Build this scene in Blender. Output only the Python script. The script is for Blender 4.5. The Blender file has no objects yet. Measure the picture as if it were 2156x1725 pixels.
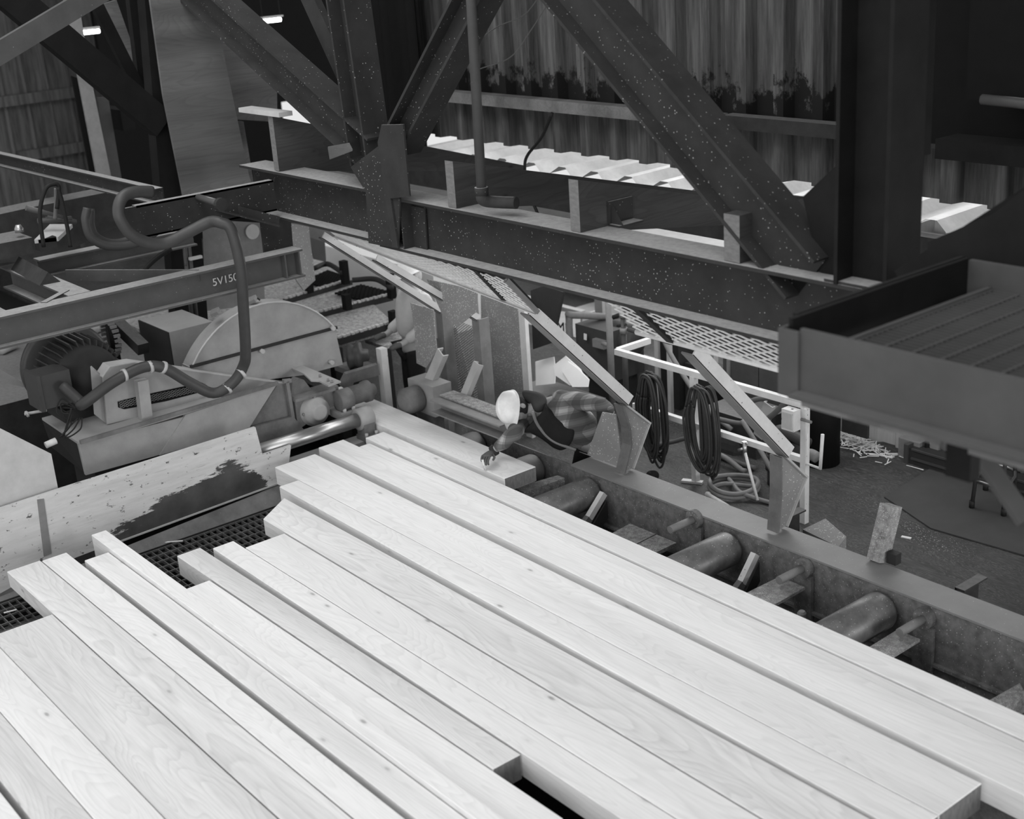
import bpy, bmesh, math, random
import numpy as np
from mathutils import Vector, Matrix, Quaternion
from mathutils import noise as mnoise
PI = math.pi
V = Vector
sc = bpy.context.scene
COL = sc.collection
random.seed(7)

# ------------------------------------------------------------------ camera (world: X along the timbers, Y across, Z up, mill floor at 0)
CAMP = V((0, 0, 4.55))
YAW, PITCH, ROLL, FPX = math.radians(142.23234), math.radians(20.02111), math.radians(3.98931), 2836.86
_f = V((math.cos(PITCH) * math.cos(YAW), math.cos(PITCH) * math.sin(YAW), -math.sin(PITCH)))
_r = _f.cross(V((0, 0, 1))).normalized()
_d = _f.cross(_r)
RT = math.cos(ROLL) * _r + math.sin(ROLL) * _d
DN = -math.sin(ROLL) * _r + math.cos(ROLL) * _d
FW = _f


def at(px, py, x=None, y=None, z=None):
    """The point of the real plane x=, y= or z= seen at a pixel of the 2156 x 1725 frame (survey of the photograph)."""
    d = FW + RT * ((px - 1078) / FPX) + DN * ((py - 862.5) / FPX)
    i, v = (0, x) if x is not None else (1, y) if y is not None else (2, z)
    return CAMP + d * ((v - CAMP[i]) / d[i])


cam_d = bpy.data.cameras.new('camera')
cam = bpy.data.objects.new('camera', cam_d)
COL.objects.link(cam)
cam.matrix_world = Matrix.Translation(CAMP) @ Matrix((RT, -DN, -FW)).transposed().to_4x4()
cam_d.sensor_width = 36
cam_d.sensor_fit = 'HORIZONTAL'
cam_d.lens = FPX / 2156 * 36
cam_d.clip_end = 300
cam_d.dof.use_dof = True
cam_d.dof.focus_distance = 9.6
cam_d.dof.aperture_fstop = 1.7
sc.camera = cam
sc.view_settings.view_transform = 'Standard'
sc.view_settings.look = 'None'
sc.view_settings.gamma = 1
sc.view_settings.use_curve_mapping = False
sc.view_settings.exposure = 0.0


# ------------------------------------------------------------------ materials
def nt(name):
    m = bpy.data.materials.new(name)
    m.use_nodes = True
    t = m.node_tree
    b = t.nodes['Principled BSDF']
    return m, t, b


def N(t, kind, **kw):
    n = t.nodes.new(kind)
    for k, v in kw.items():
        if k.startswith('i_'):
            n.inputs[k[2:].replace('_', ' ')].default_value = v
        else:
            setattr(n, k, v)
    return n


def ramp(t, src, stops, interp='LINEAR'):
    r = t.nodes.new('ShaderNodeValToRGB')
    r.color_ramp.interpolation = interp
    e = r.color_ramp.elements
    while len(e) < len(stops):
        e.new(0.5)
    for i, (p, g) in enumerate(stops):
        e[i].position = p
        e[i].color = (g, g, g, 1)
    t.links.new(src, r.inputs[0])
    return r.outputs[0]


def mixc(t, fac, a, b, blend='MIX'):
    m = t.nodes.new('ShaderNodeMix')
    m.data_type = 'RGBA'
    m.blend_type = blend
    for k, v in ((0, fac), (6, a), (7, b)):
        s = m.inputs[k]
        if hasattr(v, 'is_output'):
            t.links.new(v, s)
        elif k == 0:
            s.default_value = float(v)
        else:
            s.default_value = (v, v, v, 1)
    return m.outputs[2]


def coords(t, scale=(1, 1, 1), rnd=False, kind='Object'):
    tc = t.nodes.new('ShaderNodeTexCoord')
    src = tc.outputs[kind]
    if rnd:
        oi = t.nodes.new('ShaderNodeObjectInfo')
        mul = N(t, 'ShaderNodeVectorMath', operation='SCALE')
        cmb = t.nodes.new('ShaderNodeCombineXYZ')
        t.links.new(oi.outputs['Random'], cmb.inputs[0])
        t.links.new(oi.outputs['Random'], cmb.inputs[1])
        t.links.new(oi.outputs['Random'], cmb.inputs[2])
        t.links.new(cmb.outputs[0], mul.inputs[0])
        mul.inputs[3].default_value = 37.0
        add = N(t, 'ShaderNodeVectorMath', operation='ADD')
        t.links.new(src, add.inputs[0])
        t.links.new(mul.outputs[0], add.inputs[1])
        src = add.outputs[0]
    mp = t.nodes.new('ShaderNodeMapping')
    mp.inputs['Scale'].default_value = scale
    t.links.new(src, mp.inputs[0])
    return mp.outputs[0]


def noise(t, vec, scale=5, detail=4, rough=.6, dist=0.0):
    n = t.nodes.new('ShaderNodeTexNoise')
    n.inputs['Scale'].default_value = scale
    n.inputs['Detail'].default_value = detail
    n.inputs['Roughness'].default_value = rough
    n.inputs['Distortion'].default_value = dist
    t.links.new(vec, n.inputs['Vector'])
    return n.outputs['Fac']


def voro(t, vec, scale=20, out='Distance'):
    n = t.nodes.new('ShaderNodeTexVoronoi')
    n.inputs['Scale'].default_value = scale
    t.links.new(vec, n.inputs['Vector'])
    return n.outputs[out]


def metal(name, lo, hi, scale=6, rough=.6, spec=None, speck_g=.55, speck_scale=40, metallic=0.0, stretch=(1, 1, 1), dust=None, dust_g=.3, bump=.0):
    """Painted or rusted steel: blotchy paint between lo and hi, optional pale sawdust specks, optional sawdust lying on upward faces."""
    m, t, b = nt(name)
    v = coords(t, stretch)
    c = ramp(t, noise(t, v, scale, 6, .65), [(.3, lo), (.7, hi)])
    if spec:
        v2 = coords(t)
        d = voro(t, v2, speck_scale)
        big = noise(t, v2, 3, 3)
        th = N(t, 'ShaderNodeMath', operation='MULTIPLY')
        t.links.new(big, th.inputs[0])
        th.inputs[1].default_value = spec
        cell = voro(t, v2, speck_scale, 'Color')
        keep = ramp(t, cell, [(.25, .15), (.75, 1.35)])
        th2 = N(t, 'ShaderNodeMath', operation='MULTIPLY')
        t.links.new(th.outputs[0], th2.inputs[0])
        t.links.new(keep, th2.inputs[1])
        ls = N(t, 'ShaderNodeMath', operation='LESS_THAN')
        t.links.new(d, ls.inputs[0])
        t.links.new(th2.outputs[0], ls.inputs[1])
        c = mixc(t, ls.outputs[0], c, speck_g)
    if dust:
        g = t.nodes.new('ShaderNodeNewGeometry')
        sp = t.nodes.new('ShaderNodeSeparateXYZ')
        t.links.new(g.outputs['Normal'], sp.inputs[0])
        f = ramp(t, sp.outputs[2], [(.93, 0), (.99, dust)])
        nz = ramp(t, noise(t, coords(t), 30, 4), [(.3, .75), (.7, 1.1)])
        f2 = mixc(t, 1.0, f, nz, 'MULTIPLY')
        c = mixc(t, f2, c, dust_g)
    t.links.new(c, b.inputs['Base Color'])
    b.inputs['Roughness'].default_value = rough
    b.inputs['Metallic'].default_value = metallic
    b.inputs['Specular IOR Level'].default_value = .3 if hi > .06 or metallic else .12
    if bump:
        bp = t.nodes.new('ShaderNodeBump')
        bp.inputs['Strength'].default_value = bump
        bp.inputs['Distance'].default_value = .01
        t.links.new(noise(t, v, scale * 8, 4), bp.inputs['Height'])
        t.links.new(bp.outputs[0], b.inputs['Normal'])
    return m


def flat(name, g, rough=.6, metallic=0.0):
    return metal(name, g * .9, g * 1.1, 12, rough, metallic=metallic)


def emit(name, g, s):
    m, t, b = nt(name)
    b.inputs['Base Color'].default_value = (g, g, g, 1)
    b.inputs['Emission Color'].default_value = (1, 1, 1, 1)
    b.inputs['Emission Strength'].default_value = s
    return m


def wood_mat(name, lo, hi, axis=0, knots=True, contrast=1.0, ring=5.0):
    m, t, b = nt(name)
    st = [1, 1, 1]
    st[axis] = .06
    v = coords(t, st, True)
    st2 = [1, 1, 1]
    st2[axis] = .16
    vb = coords(t, st2, True)
    tone = noise(t, coords(t, (.2, 2.5, 2.5) if axis == 0 else (2.5, .2, 2.5), True), 1.6, 3, .5)
    # growth-ring figure: contour bands of a stretched noise field
    fld = noise(t, vb, 3.2, 2, .4, .6)
    mul = N(t, 'ShaderNodeMath', operation='MULTIPLY')
    t.links.new(fld, mul.inputs[0])
    mul.inputs[1].default_value = ring * 6
    fr = N(t, 'ShaderNodeMath', operation='FRACT')
    t.links.new(mul.outputs[0], fr.inputs[0])
    band = ramp(t, fr.outputs[0], [(0, .0), (.55, .3), (.9, 1), (1, .0)])
    fine = noise(t, v, 60, 4, .7)
    base = ramp(t, tone, [(.34, lo), (.66, hi)])
    c = mixc(t, .20 * contrast, base, mixc(t, band, 1.0, .62), 'MULTIPLY')
    c = mixc(t, .14 * contrast, c, ramp(t, fine, [(.35, .55), (.6, 1)]), 'MULTIPLY')
    if knots:
        kv = coords(t, (.9, 2.2, 2.2) if axis == 0 else (2.2, .9, 2.2), True)
        vn = t.nodes.new('ShaderNodeTexVoronoi')
        vn.inputs['Scale'].default_value = 2.3
        t.links.new(kv, vn.inputs['Vector'])
        k = ramp(t, vn.outputs['Distance'], [(.030, 1), (.05, .6), (.075, .15), (.14, 0)])
        kc = mixc(t, k, 1.0, .52)
        c = mixc(t, 1.0, c, kc, 'MULTIPLY')
    t.links.new(c, b.inputs['Base Color'])
    b.inputs['Roughness'].default_value = .7
    b.inputs['Specular IOR Level'].default_value = .15
    return m


M = {}
M['wood'] = wood_mat('sawn_wood', .74, .85, 0, contrast=1.1)
M['wood_fig'] = wood_mat('figured_sawn_wood', .68, .80, 0, contrast=1.7, ring=3.2)
M['wood_dull'] = wood_mat('sawn_wood_weathered', .62, .76, 0, contrast=1.5)
M['wood_shaded'] = wood_mat('sawn_wood_shaded', .55, .64, 0, knots=False, contrast=1.4)  # darker copy of the sawn wood for shaded sides, unused
M['wood_end'] = metal('sawn_end_grain', .11, .19, 9, .8, stretch=(1, 6, 2))
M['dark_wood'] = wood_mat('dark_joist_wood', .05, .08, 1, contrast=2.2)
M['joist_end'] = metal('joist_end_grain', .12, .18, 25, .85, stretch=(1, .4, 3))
M['old_wood'] = wood_mat('old_grey_wood', .14, .24, 1, knots=False, contrast=2.0)
M['truss'] = metal('dark_truss_steel', .028, .042, 5, .62, spec=.21, speck_g=.30, speck_scale=38, dust=.95, dust_g=.36)
M['truss_plain'] = metal('dark_steel_plain', .009, .014, 5, .6, dust=.6, dust_g=.04)
M['beam'] = metal('grey_beam_steel', .060, .085, 5, .55, spec=.12, speck_g=.25, speck_scale=30, dust=.95, dust_g=.34)
M['platform'] = metal('platform_steel', .060, .085, 3, .6, dust=.6, dust_g=.10)
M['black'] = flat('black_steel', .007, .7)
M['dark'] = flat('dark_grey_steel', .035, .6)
M['dark_dust'] = metal('dusty_dark_steel', .03, .05, 8, .7, dust=.8, dust_g=.22)
M['mid'] = metal('mid_grey_steel', .17, .25, 5, .6, spec=.12, speck_g=.5)
M['machine'] = metal('machine_grey_paint', .27, .37, 4, .6, spec=.08, speck_g=.5, dust=.5, dust_g=.42)
M['machine_dark'] = metal('machine_grey_grimy', .10, .20, 5, .6, spec=.10, speck_g=.4)
M['light'] = metal('pale_grey_paint', .42, .52, 7, .6, spec=.08, speck_g=.15)
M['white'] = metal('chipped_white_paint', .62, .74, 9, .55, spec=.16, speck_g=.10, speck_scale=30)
M['plate'] = metal('sawdust_plate', .24, .32, 3, .65, spec=.40, speck_g=.66, speck_scale=60)
M['trough'] = metal('rusted_trough_steel', .09, .24, 14, .75, spec=.24, speck_g=.5, speck_scale=60, bump=.3)
M['flange'] = metal('flange_steel', .21, .27, 3, .5, spec=.14, speck_g=.6, speck_scale=45)
M['dusty'] = metal('sawdust_covered_board', .16, .44, 26, .9, spec=.5, speck_g=.66, speck_scale=120, bump=.5)
M['roller'] = metal('worn_roller_steel', .10, .20, 9, .42, spec=.26, speck_g=.5, speck_scale=60, metallic=.2)
M['chrome'] = metal('bright_shaft_steel', .34, .44, 4, .33, metallic=.85, stretch=(1, .2, 1))
M['rubber'] = flat('black_rubber', .020, .5)
M['hose'] = flat('grey_hose', .11, .55)
M['hose_pale'] = flat('pale_grey_hose', .22, .5)
M['conduit'] = flat('dark_conduit', .055, .45)
M['mesh_white'] = flat('white_expanded_metal', .86, .5)
M['grate'] = metal('rusty_grating', .07, .14, 10, .7)
M['hat'] = flat('white_plastic', .84, .35)
M['glove'] = flat('grey_glove', .10, .9)
M['skin'] = flat('skin', .36, .55)
M['beard'] = flat('dark_beard', .03, .9)
M['vest'] = flat('dark_vest', .022, .85)
M['hoodie'] = flat('charcoal_hood', .055, .95)
M['trousers'] = flat('dark_trousers', .02, .9)
M['jacket'] = metal('pale_work_jacket', .40, .48, 8, .9)
M['seam'] = flat('dark_seam', .05, .9)
M['paper'] = metal('white_paper', .76, .84, 3, .8)
M['cable'] = flat('grey_cable', .06, .5)
M['tin'] = metal('pale_wall_sheet', .50, .62, 5, .5, stretch=(8, 8, .5))
M['ply'] = wood_mat('plywood', .10, .16, 1, knots=False, contrast=1.6)
M['letters'] = flat('dark_letter_paint', .02, .7)
M['chalk'] = flat('chalk', .5, .9)
M['lamp'] = emit('lit_tube', .9, 14)


def plaid_mat():
    m, t, b = nt('plaid_flannel')
    v = coords(t)

    def stripes(ax, per):
        s = t.nodes.new('ShaderNodeSeparateXYZ')
        t.links.new(v, s.inputs[0])
        a = N(t, 'ShaderNodeMath', operation='MULTIPLY')
        t.links.new(s.outputs[ax], a.inputs[0])
        a.inputs[1].default_value = per
        f = N(t, 'ShaderNodeMath', operation='FRACT')
        t.links.new(a.outputs[0], f.inputs[0])
        return ramp(t, f.outputs[0], [(0, .30), (.36, .30), (.38, .75), (.52, .75), (.54, 1.2), (.80, 1.2), (.82, .75), (.95, .75), (.97, .3)], 'CONSTANT')
    c = mixc(t, 1.0, stripes(0, 9.0), stripes(2, 9.0), 'MULTIPLY')
    c = mixc(t, 1.0, c, .36, 'MULTIPLY')
    c = mixc(t, .3, c, .17)
    t.links.new(c, b.inputs['Base Color'])
    b.inputs['Roughness'].default_value = .95
    return m


M['plaid'] = plaid_mat()


def wall_mat(name, lo, hi, stain=False):
    m, t, b = nt(name)
    v = coords(t, (9, 9, .35))
    c = ramp(t, noise(t, v, 1.2, 6, .7), [(.25, lo), (.75, hi)])
    st = noise(t, coords(t, (14, 14, 1.2)), 1.0, 5, .7)
    c = mixc(t, 1.0, c, ramp(t, st, [(.3, .35), (.62, 1.0)]), 'MULTIPLY')
    if stain:
        sp = t.nodes.new('ShaderNodeSeparateXYZ')
        t.links.new(coords(t), sp.inputs[0])
        nz = noise(t, coords(t, (3, 3, 2.2)), 2.4, 5, .7)
        ad = N(t, 'ShaderNodeMath', operation='MULTIPLY_ADD')
        t.links.new(nz, ad.inputs[0])
        ad.inputs[1].default_value = -1.1
        t.links.new(sp.outputs[2], ad.inputs[2])
        k = ramp(t, ad.outputs[0], [(.0, 1), (.06, 1), (.16, 0)])
        lo2 = ramp(t, sp.outputs[2], [(.42, 0), (.46, 1)])
        c = mixc(t, mixc(t, 1.0, k, lo2, 'MULTIPLY'), c, .012)
    t.links.new(c, b.inputs['Base Color'])
    b.inputs['Roughness'].default_value = .7
    b.inputs['Specular IOR Level'].default_value = .2
    return m


M['galv'] = flat('galvanised_roof_sheet', .70, .45)
M['rust_wall'] = wall_mat('rusted_wall_sheet', .05, .19, True)
M['far_wall'] = wall_mat('grey_wall_sheet', .13, .17)


def fence_mat():
    """White paint scraped off by timber ends: chips everywhere, one big bare scrape low on the board."""
    m, t, b = nt('scraped_white_paint')
    v = coords(t)
    paint = ramp(t, noise(t, coords(t, (1, .5, 4)), 3, 6, .7), [(.3, .48), (.7, .66)])
    sp = t.nodes.new('ShaderNodeSeparateXYZ')
    t.links.new(v, sp.inputs[0])
    chips = ramp(t, noise(t, coords(t, (1, .7, 1.3)), 17, 6, .7), [(.61, 0), (.635, 1)])
    stre = ramp(t, noise(t, coords(t, (1, .5, 9)), 5, 6, .75), [(.60, 0), (.70, .65)])

    def band(src, a, bq, cq, d):
        return ramp(t, src, [(a, 0), (bq, 1), (cq, 1), (d, 0)])
    # scrape mask: position along the board and height, edges broken by streaky noise
    nz = noise(t, coords(t, (1, .8, 6)), 4, 6, .75)
    h = N(t, 'ShaderNodeMath', operation='MULTIPLY_ADD')
    t.links.new(nz, h.inputs[0])
    h.inputs[1].default_value = .40
    t.links.new(sp.outputs[2], h.inputs[2])          # z + .4*noise   (z: 0 at the lip .. .52 at the top)
    yy = N(t, 'ShaderNodeMath', operation='MULTIPLY_ADD')
    t.links.new(sp.outputs[1], yy.inputs[0])
    yy.inputs[1].default_value = .4
    yy.inputs[2].default_value = .1
    up = ramp(t, yy.outputs[0], [(.12, .0), (.22, .26), (.40, .38), (.62, .50), (.70, .40), (.77, .10)])
    ls = N(t, 'ShaderNodeMath', operation='LESS_THAN')
    t.links.new(h.outputs[0], ls.inputs[0])
    t.links.new(up, ls.inputs[1])
    c = mixc(t, stre, paint, .16)
    c = mixc(t, chips, c, .08)
    c = mixc(t, ls.outputs[0], c, ramp(t, noise(t, v, 5, 3), [(.35, .045), (.75, .085)]))
    t.links.new(c, b.inputs['Base Color'])
    b.inputs['Roughness'].default_value = .6
    return m


M['fence'] = fence_mat()


def floor_mat():
    m, t, b = nt('dark_plank_floor')
    v = coords(t, (.5, 3, 1))
    fld = noise(t, v, 2.2, 4, .6, 1.2)
    mul = N(t, 'ShaderNodeMath', operation='MULTIPLY')
    t.links.new(fld, mul.inputs[0])
    mul.inputs[1].default_value = 22
    fr = N(t, 'ShaderNodeMath', operation='FRACT')
    t.links.new(mul.outputs[0], fr.inputs[0])
    c = ramp(t, fr.outputs[0], [(0, .028), (.5, .042), (.8, .10), (1, .024)])
    big = noise(t, coords(t, (1, 1, 1)), 1.3, 4)
    c = mixc(t, 1.0, c, ramp(t, big, [(.3, .6), (.7, 1.3)]), 'MULTIPLY')
    ch = voro(t, coords(t, (1, 1.7, 1)), 45)
    th = ramp(t, noise(t, coords(t, (.6, 1, 1)), 1.8, 4, .6), [(.45, 0), (.75, .30)])
    ls = N(t, 'ShaderNodeMath', operation='LESS_THAN')
    t.links.new(ch, ls.inputs[0])
    t.links.new(th, ls.inputs[1])
    c = mixc(t, ls.outputs[0], c, .30)
    t.links.new(c, b.inputs['Base Color'])
    b.inputs['Roughness'].default_value = .65
    return m


M['floor'] = floor_mat()
M['mat'] = metal('floor_mat_rubber', .05, .065, 3, .7, spec=.06, speck_g=.3)


# ------------------------------------------------------------------ mesh helpers
def newbm():
    return bmesh.new()


def rootof(o):
    while o.parent:
        o = o.parent
    return o


def obj(name, bm, mat, parent=None, smooth=False, extra=()):
    """Links a bmesh built in WORLD coordinates as one mesh object; with a parent its vertices are stored relative to the parent's origin."""
    me = bpy.data.meshes.new(name)
    if smooth:
        for f in bm.faces:
            f.smooth = True
    off = V((0, 0, 0))
    o = bpy.data.objects.new(name, me)
    if parent is not None:
        o.parent = parent
        p = parent
        while p:
            off += p.location
            p = p.parent
    else:
        vs = [v.co for v in bm.verts]
        lo = V([min(v[i] for v in vs) for i in range(3)])
        hi = V([max(v[i] for v in vs) for i in range(3)])
        off = V(((lo.x + hi.x) / 2, (lo.y + hi.y) / 2, lo.z))
        o.location = off
    bmesh.ops.translate(bm, verts=bm.verts, vec=-off)
    bmesh.ops.recalc_face_normals(bm, faces=bm.faces)
    bm.to_mesh(me)
    bm.free()
    me.materials.append(mat)
    for e in extra:
        me.materials.append(e)
    COL.objects.link(o)
    return o


def tag(o, label=None, cat=None, group=None, kind=None):
    if label:
        o['label'] = label
    if cat:
        o['category'] = cat
    if group:
        o['group'] = group
    if kind:
        o['kind'] = kind
    return o


def thing(name, label, cat, loc, group=None):
    o = bpy.data.objects.new(name, None)
    o.empty_display_size = .1
    COL.objects.link(o)
    o.location = loc
    return tag(o, label, cat, group)


def copy_tree(o, parent=None):
    c = o.copy()
    COL.objects.link(c)
    if parent is not None:
        c.parent = parent
    for ch in list(o.children):
        copy_tree(ch, c)
    return c


def box(bm, lo, hi, mi=0):
    x0, y0, z0 = lo
    x1, y1, z1 = hi
    vs = [bm.verts.new(p) for p in ((x0, y0, z0), (x1, y0, z0), (x1, y1, z0), (x0, y1, z0), (x0, y0, z1), (x1, y0, z1), (x1, y1, z1), (x0, y1, z1))]
    fs = []
    for q in ((0, 3, 2, 1), (4, 5, 6, 7), (0, 1, 5, 4), (1, 2, 6, 5), (2, 3, 7, 6), (3, 0, 4, 7)):
        f = bm.faces.new([vs[i] for i in q])
        f.material_index = mi
        fs.append(f)
    return vs, fs


def frame_of(a, b, up):
    t = (V(b) - V(a))
    L = t.length
    t.normalize()
    u = V(up) - t * V(up).dot(t)
    u.normalize()
    s = t.cross(u)
    return t, s, u, L


def prism(bm, a, b, prof, up=(0, 0, 1), mi=0, cap=True):
    """Extrudes a closed 2-D profile [(side, up)] from a to b."""
    t, s, u, L = frame_of(a, b, up)
    A = [bm.verts.new(V(a) + s * p[0] + u * p[1]) for p in prof]
    B = [bm.verts.new(V(b) + s * p[0] + u * p[1]) for p in prof]
    n = len(prof)
    for i in range(n):
        f = bm.faces.new([A[i], A[(i + 1) % n], B[(i + 1) % n], B[i]])
        f.material_index = mi
    if cap:
        for q in (A[::-1], B):
            f = bm.faces.new(q)
            f.material_index = mi


def P_rect(w, h, cx=0, cy=0):
    return [(cx - w / 2, cy - h / 2), (cx + w / 2, cy - h / 2), (cx + w / 2, cy + h / 2), (cx - w / 2, cy + h / 2)]


def P_I(w, h, tf=.016, tw=.012):
    a, b, c = w / 2, h / 2, tw / 2
    return [(-a, -b), (a, -b), (a, -b + tf), (c, -b + tf), (c, b - tf), (a, b - tf), (a, b), (-a, b), (-a, b - tf), (-c, b - tf), (-c, -b + tf), (-a, -b + tf)]


def P_C(w, h, t=.012, flip=1):
    p = [(0, -h / 2), (w, -h / 2), (w, -h / 2 + t), (t, -h / 2 + t), (t, h / 2 - t), (w, h / 2 - t), (w, h / 2), (0, h / 2)]
    return [(x * flip, y) for x, y in p]


def P_L(w, h, t=.01, fx=1, fy=1):
    return [(x * fx, y * fy) for x, y in ((0, 0), (w, 0), (w, t), (t, t), (t, h), (0, h))]


def bar(bm, a, b, w, h, up=(0, 0, 1), mi=0):
    prism(bm, a, b, P_rect(w, h), up, mi)


def poly(bm, pts, nrm, th, mi=0):
    """A plate: outline pts thickened by th along nrm."""
    n = V(nrm).normalized() * th
    A = [bm.verts.new(V(p)) for p in pts]
    B = [bm.verts.new(V(p) + n) for p in pts]
    k = len(pts)
    fs = [bm.faces.new(A[::-1]), bm.faces.new(B)]
    for i in range(k):
        fs.append(bm.faces.new([A[i], A[(i + 1) % k], B[(i + 1) % k], B[i]]))
    for f in fs:
        f.material_index = mi


def cyl(bm, a, b, r, n=16, r2=None, mi=0):
    a, b = V(a), V(b)
    t = (b - a).normalized()
    up = V((0, 0, 1)) if abs(t.z) < .9 else V((1, 0, 0))
    t, s, u, L = frame_of(a, b, up)
    r2 = r if r2 is None else r2
    A = [bm.verts.new(a + (s * math.cos(k * 2 * PI / n) + u * math.sin(k * 2 * PI / n)) * r) for k in range(n)]
    B = [bm.verts.new(b + (s * math.cos(k * 2 * PI / n) + u * math.sin(k * 2 * PI / n)) * r2) for k in range(n)]
    for i in range(n):
        f = bm.faces.new([A[i], A[(i + 1) % n], B[(i + 1) % n], B[i]])
        f.material_index = mi
        f.smooth = True
    for q in (A[::-1], B):
        f = bm.faces.new(q)
        f.material_index = mi


def lathe(bm, a, axis, prof, n=24):
    """prof: [(distance along axis, radius)]; closed with caps."""
    for (d0, r0), (d1, r1) in zip(prof, prof[1:]):
        if abs(d1 - d0) < 1e-6 and abs(r1 - r0) < 1e-6:
            continue
    axis = V(axis).normalized()
    up = V((0, 0, 1)) if abs(axis.z) < .9 else V((1, 0, 0))
    _, s, u, _ = frame_of(V(a), V(a) + axis, up)
    rings = []
    for d, r in prof:
        rings.append([bm.verts.new(V(a) + axis * d + (s * math.cos(k * 2 * PI / n) + u * math.sin(k * 2 * PI / n)) * r) for k in range(n)])
    for A, B in zip(rings, rings[1:]):
        for i in range(n):
            f = bm.faces.new([A[i], A[(i + 1) % n], B[(i + 1) % n], B[i]])
    bm.faces.new(rings[0][::-1])
    bm.faces.new(rings[-1])


def smooth_pts(pts, sub=8):
    pts = [V(p) for p in pts]
    if len(pts) < 3:
        return pts
    out = []
    P = [pts[0] * 2 - pts[1]] + pts + [pts[-1] * 2 - pts[-2]]
    for i in range(1, len(P) - 2):
        p0, p1, p2, p3 = P[i - 1:i + 3]
        for k in range(sub):
            t = k / sub
            out.append(.5 * ((2 * p1) + (p2 - p0) * t + (2 * p0 - 5 * p1 + 4 * p2 - p3) * t * t + (3 * p1 - p0 - 3 * p2 + p3) * t ** 3))
    out.append(pts[-1])
    return out


def tube(bm, pts, r, n=8, sub=8, mi=0):
    pts = smooth_pts(pts, sub) if sub else [V(p) for p in pts]
    rings = []
    t0 = (pts[1] - pts[0]).normalized()
    u = t0.orthogonal().normalized()
    for i, p in enumerate(pts):
        t = (pts[min(i + 1, len(pts) - 1)] - pts[max(i - 1, 0)])
        if t.length < 1e-9:
            t = t0
        t.normalize()
        u = (u - t * u.dot(t)).normalized()
        s = t.cross(u)
        rings.append([bm.verts.new(p + (u * math.cos(k * 2 * PI / n) + s * math.sin(k * 2 * PI / n)) * r) for k in range(n)])
    for A, B in zip(rings, rings[1:]):
        for k in range(n):
            f = bm.faces.new([A[k], A[(k + 1) % n], B[(k + 1) % n], B[k]])
            f.smooth = True
            f.material_index = mi
    for q in (rings[0][::-1], rings[-1]):
        f = bm.faces.new(q)
        f.material_index = mi


def bolts(bm, pts, nrm, r=.012, h=.012):
    for p in pts:
        cyl(bm, V(p), V(p) + V(nrm).normalized() * h, r, 6)


def one(name, label, cat, mat, fn, group=None, kind=None, smooth=False):
    bm = newbm()
    fn(bm)
    return tag(obj(name, bm, mat, None, smooth), label, cat, group, kind)


def part(name, parent, mat, fn, smooth=False):
    bm = newbm()
    fn(bm)
    return obj(name, bm, mat, parent, smooth)


def corr_sheet(bm, a, b, z0, z1, pitch, depth, nrm, top_f=.35, slope=.12, th=.004):
    """Box-rib wall sheet from a to b (x, y), between heights z0 and z1."""
    a, b = V((a[0], a[1], 0)), V((b[0], b[1], 0))
    t = (b - a).normalized()
    L = (b - a).length
    n = V(nrm).normalized()
    prof = []
    k = 0
    s = 0
    while s < L:
        for f, d in ((0, 0), (1 - top_f - 2 * slope, 0), (1 - top_f - slope, 1), (1 - slope, 1)):
            q = s + f * pitch
            if q <= L:
                prof.append((q, d * depth))
        s += pitch
    lo = [bm.verts.new(a + t * q + n * d + V((0, 0, z0))) for q, d in prof]
    hi = [bm.verts.new(a + t * q + n * d + V((0, 0, z1))) for q, d in prof]
    for i in range(len(prof) - 1):
        bm.faces.new([lo[i], lo[i + 1], hi[i + 1], hi[i]])


def diamond_mesh(bm, o, eu, ev, nu, nv, w, th, nrm, ev2=None):
    """Expanded metal: zig-zag strands filling the parallelogram o + eu*[0,1] + ev*[0,1]."""
    o, eu, ev = V(o), V(eu), V(ev)
    n = V(nrm).normalized()
    ev2 = ev if ev2 is None else V(ev2)
    for j in range(nv + 1):
        for i in range(nu):
            for sgn in (1, -1):
                v0 = (j + (0 if (i % 2 == 0) else .5 * sgn)) / nv
                v1 = (j + (.5 * sgn if (i % 2 == 0) else 0)) / nv
                if not (-1e-6 <= v0 <= 1 + 1e-6 and -1e-6 <= v1 <= 1 + 1e-6):
                    continue
                p0 = o + eu * (i / nu) + ev.lerp(ev2, i / nu) * v0
                p1 = o + eu * ((i + 1) / nu) + ev.lerp(ev2, (i + 1) / nu) * v1
                bar(bm, p0, p1, w, th, n)


# ================================================================== the setting
def struct(name, mat, fn, smooth=False):
    bm = newbm()
    fn(bm)
    return tag(obj(name, bm, mat, None, smooth), kind='structure')


struct('floor', M['floor'], lambda bm: box(bm, (-24, 6.70, -.8), (4, 14.5, 0)))
struct('floor_pit', M['dark'], lambda bm: box(bm, (-24, -6, -.8), (4, 6.69, -.6)))
struct('wall_back', M['rust_wall'], lambda bm: corr_sheet(bm, (-11.75, 8.0), (2.0, 8.0), 2.54, 8.0, .365, .10, (0, -1, 0), top_f=.26, slope=.07))
struct('wall_left', M['far_wall'], lambda bm: corr_sheet(bm, (-22.0, -2.0), (-22.0, 9.4), -.6, 9.0, .36, .06, (1, 0, 0), top_f=.12, slope=.05))


def lean_roof(bm):
    """Corrugated roof of the lean-to beyond the wall: its ends show in the gap under the wall sheets."""
    x = -11.7
    pts = []
    while x < 2:
        for f, d in ((0, 0), (.30, .0), (.62, .075), (.82, .075)):
            pts.append((x + f * .43, d))
        x += .43
    for a, b in zip(pts, pts[1:]):
        bm.faces.new([bm.verts.new(p) for p in ((a[0], 7.92, 2.335 + a[1]), (b[0], 7.92, 2.335 + b[1]), (b[0], 8.95, 2.355 + b[1]), (a[0], 8.95, 2.355 + a[1]))])


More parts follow.
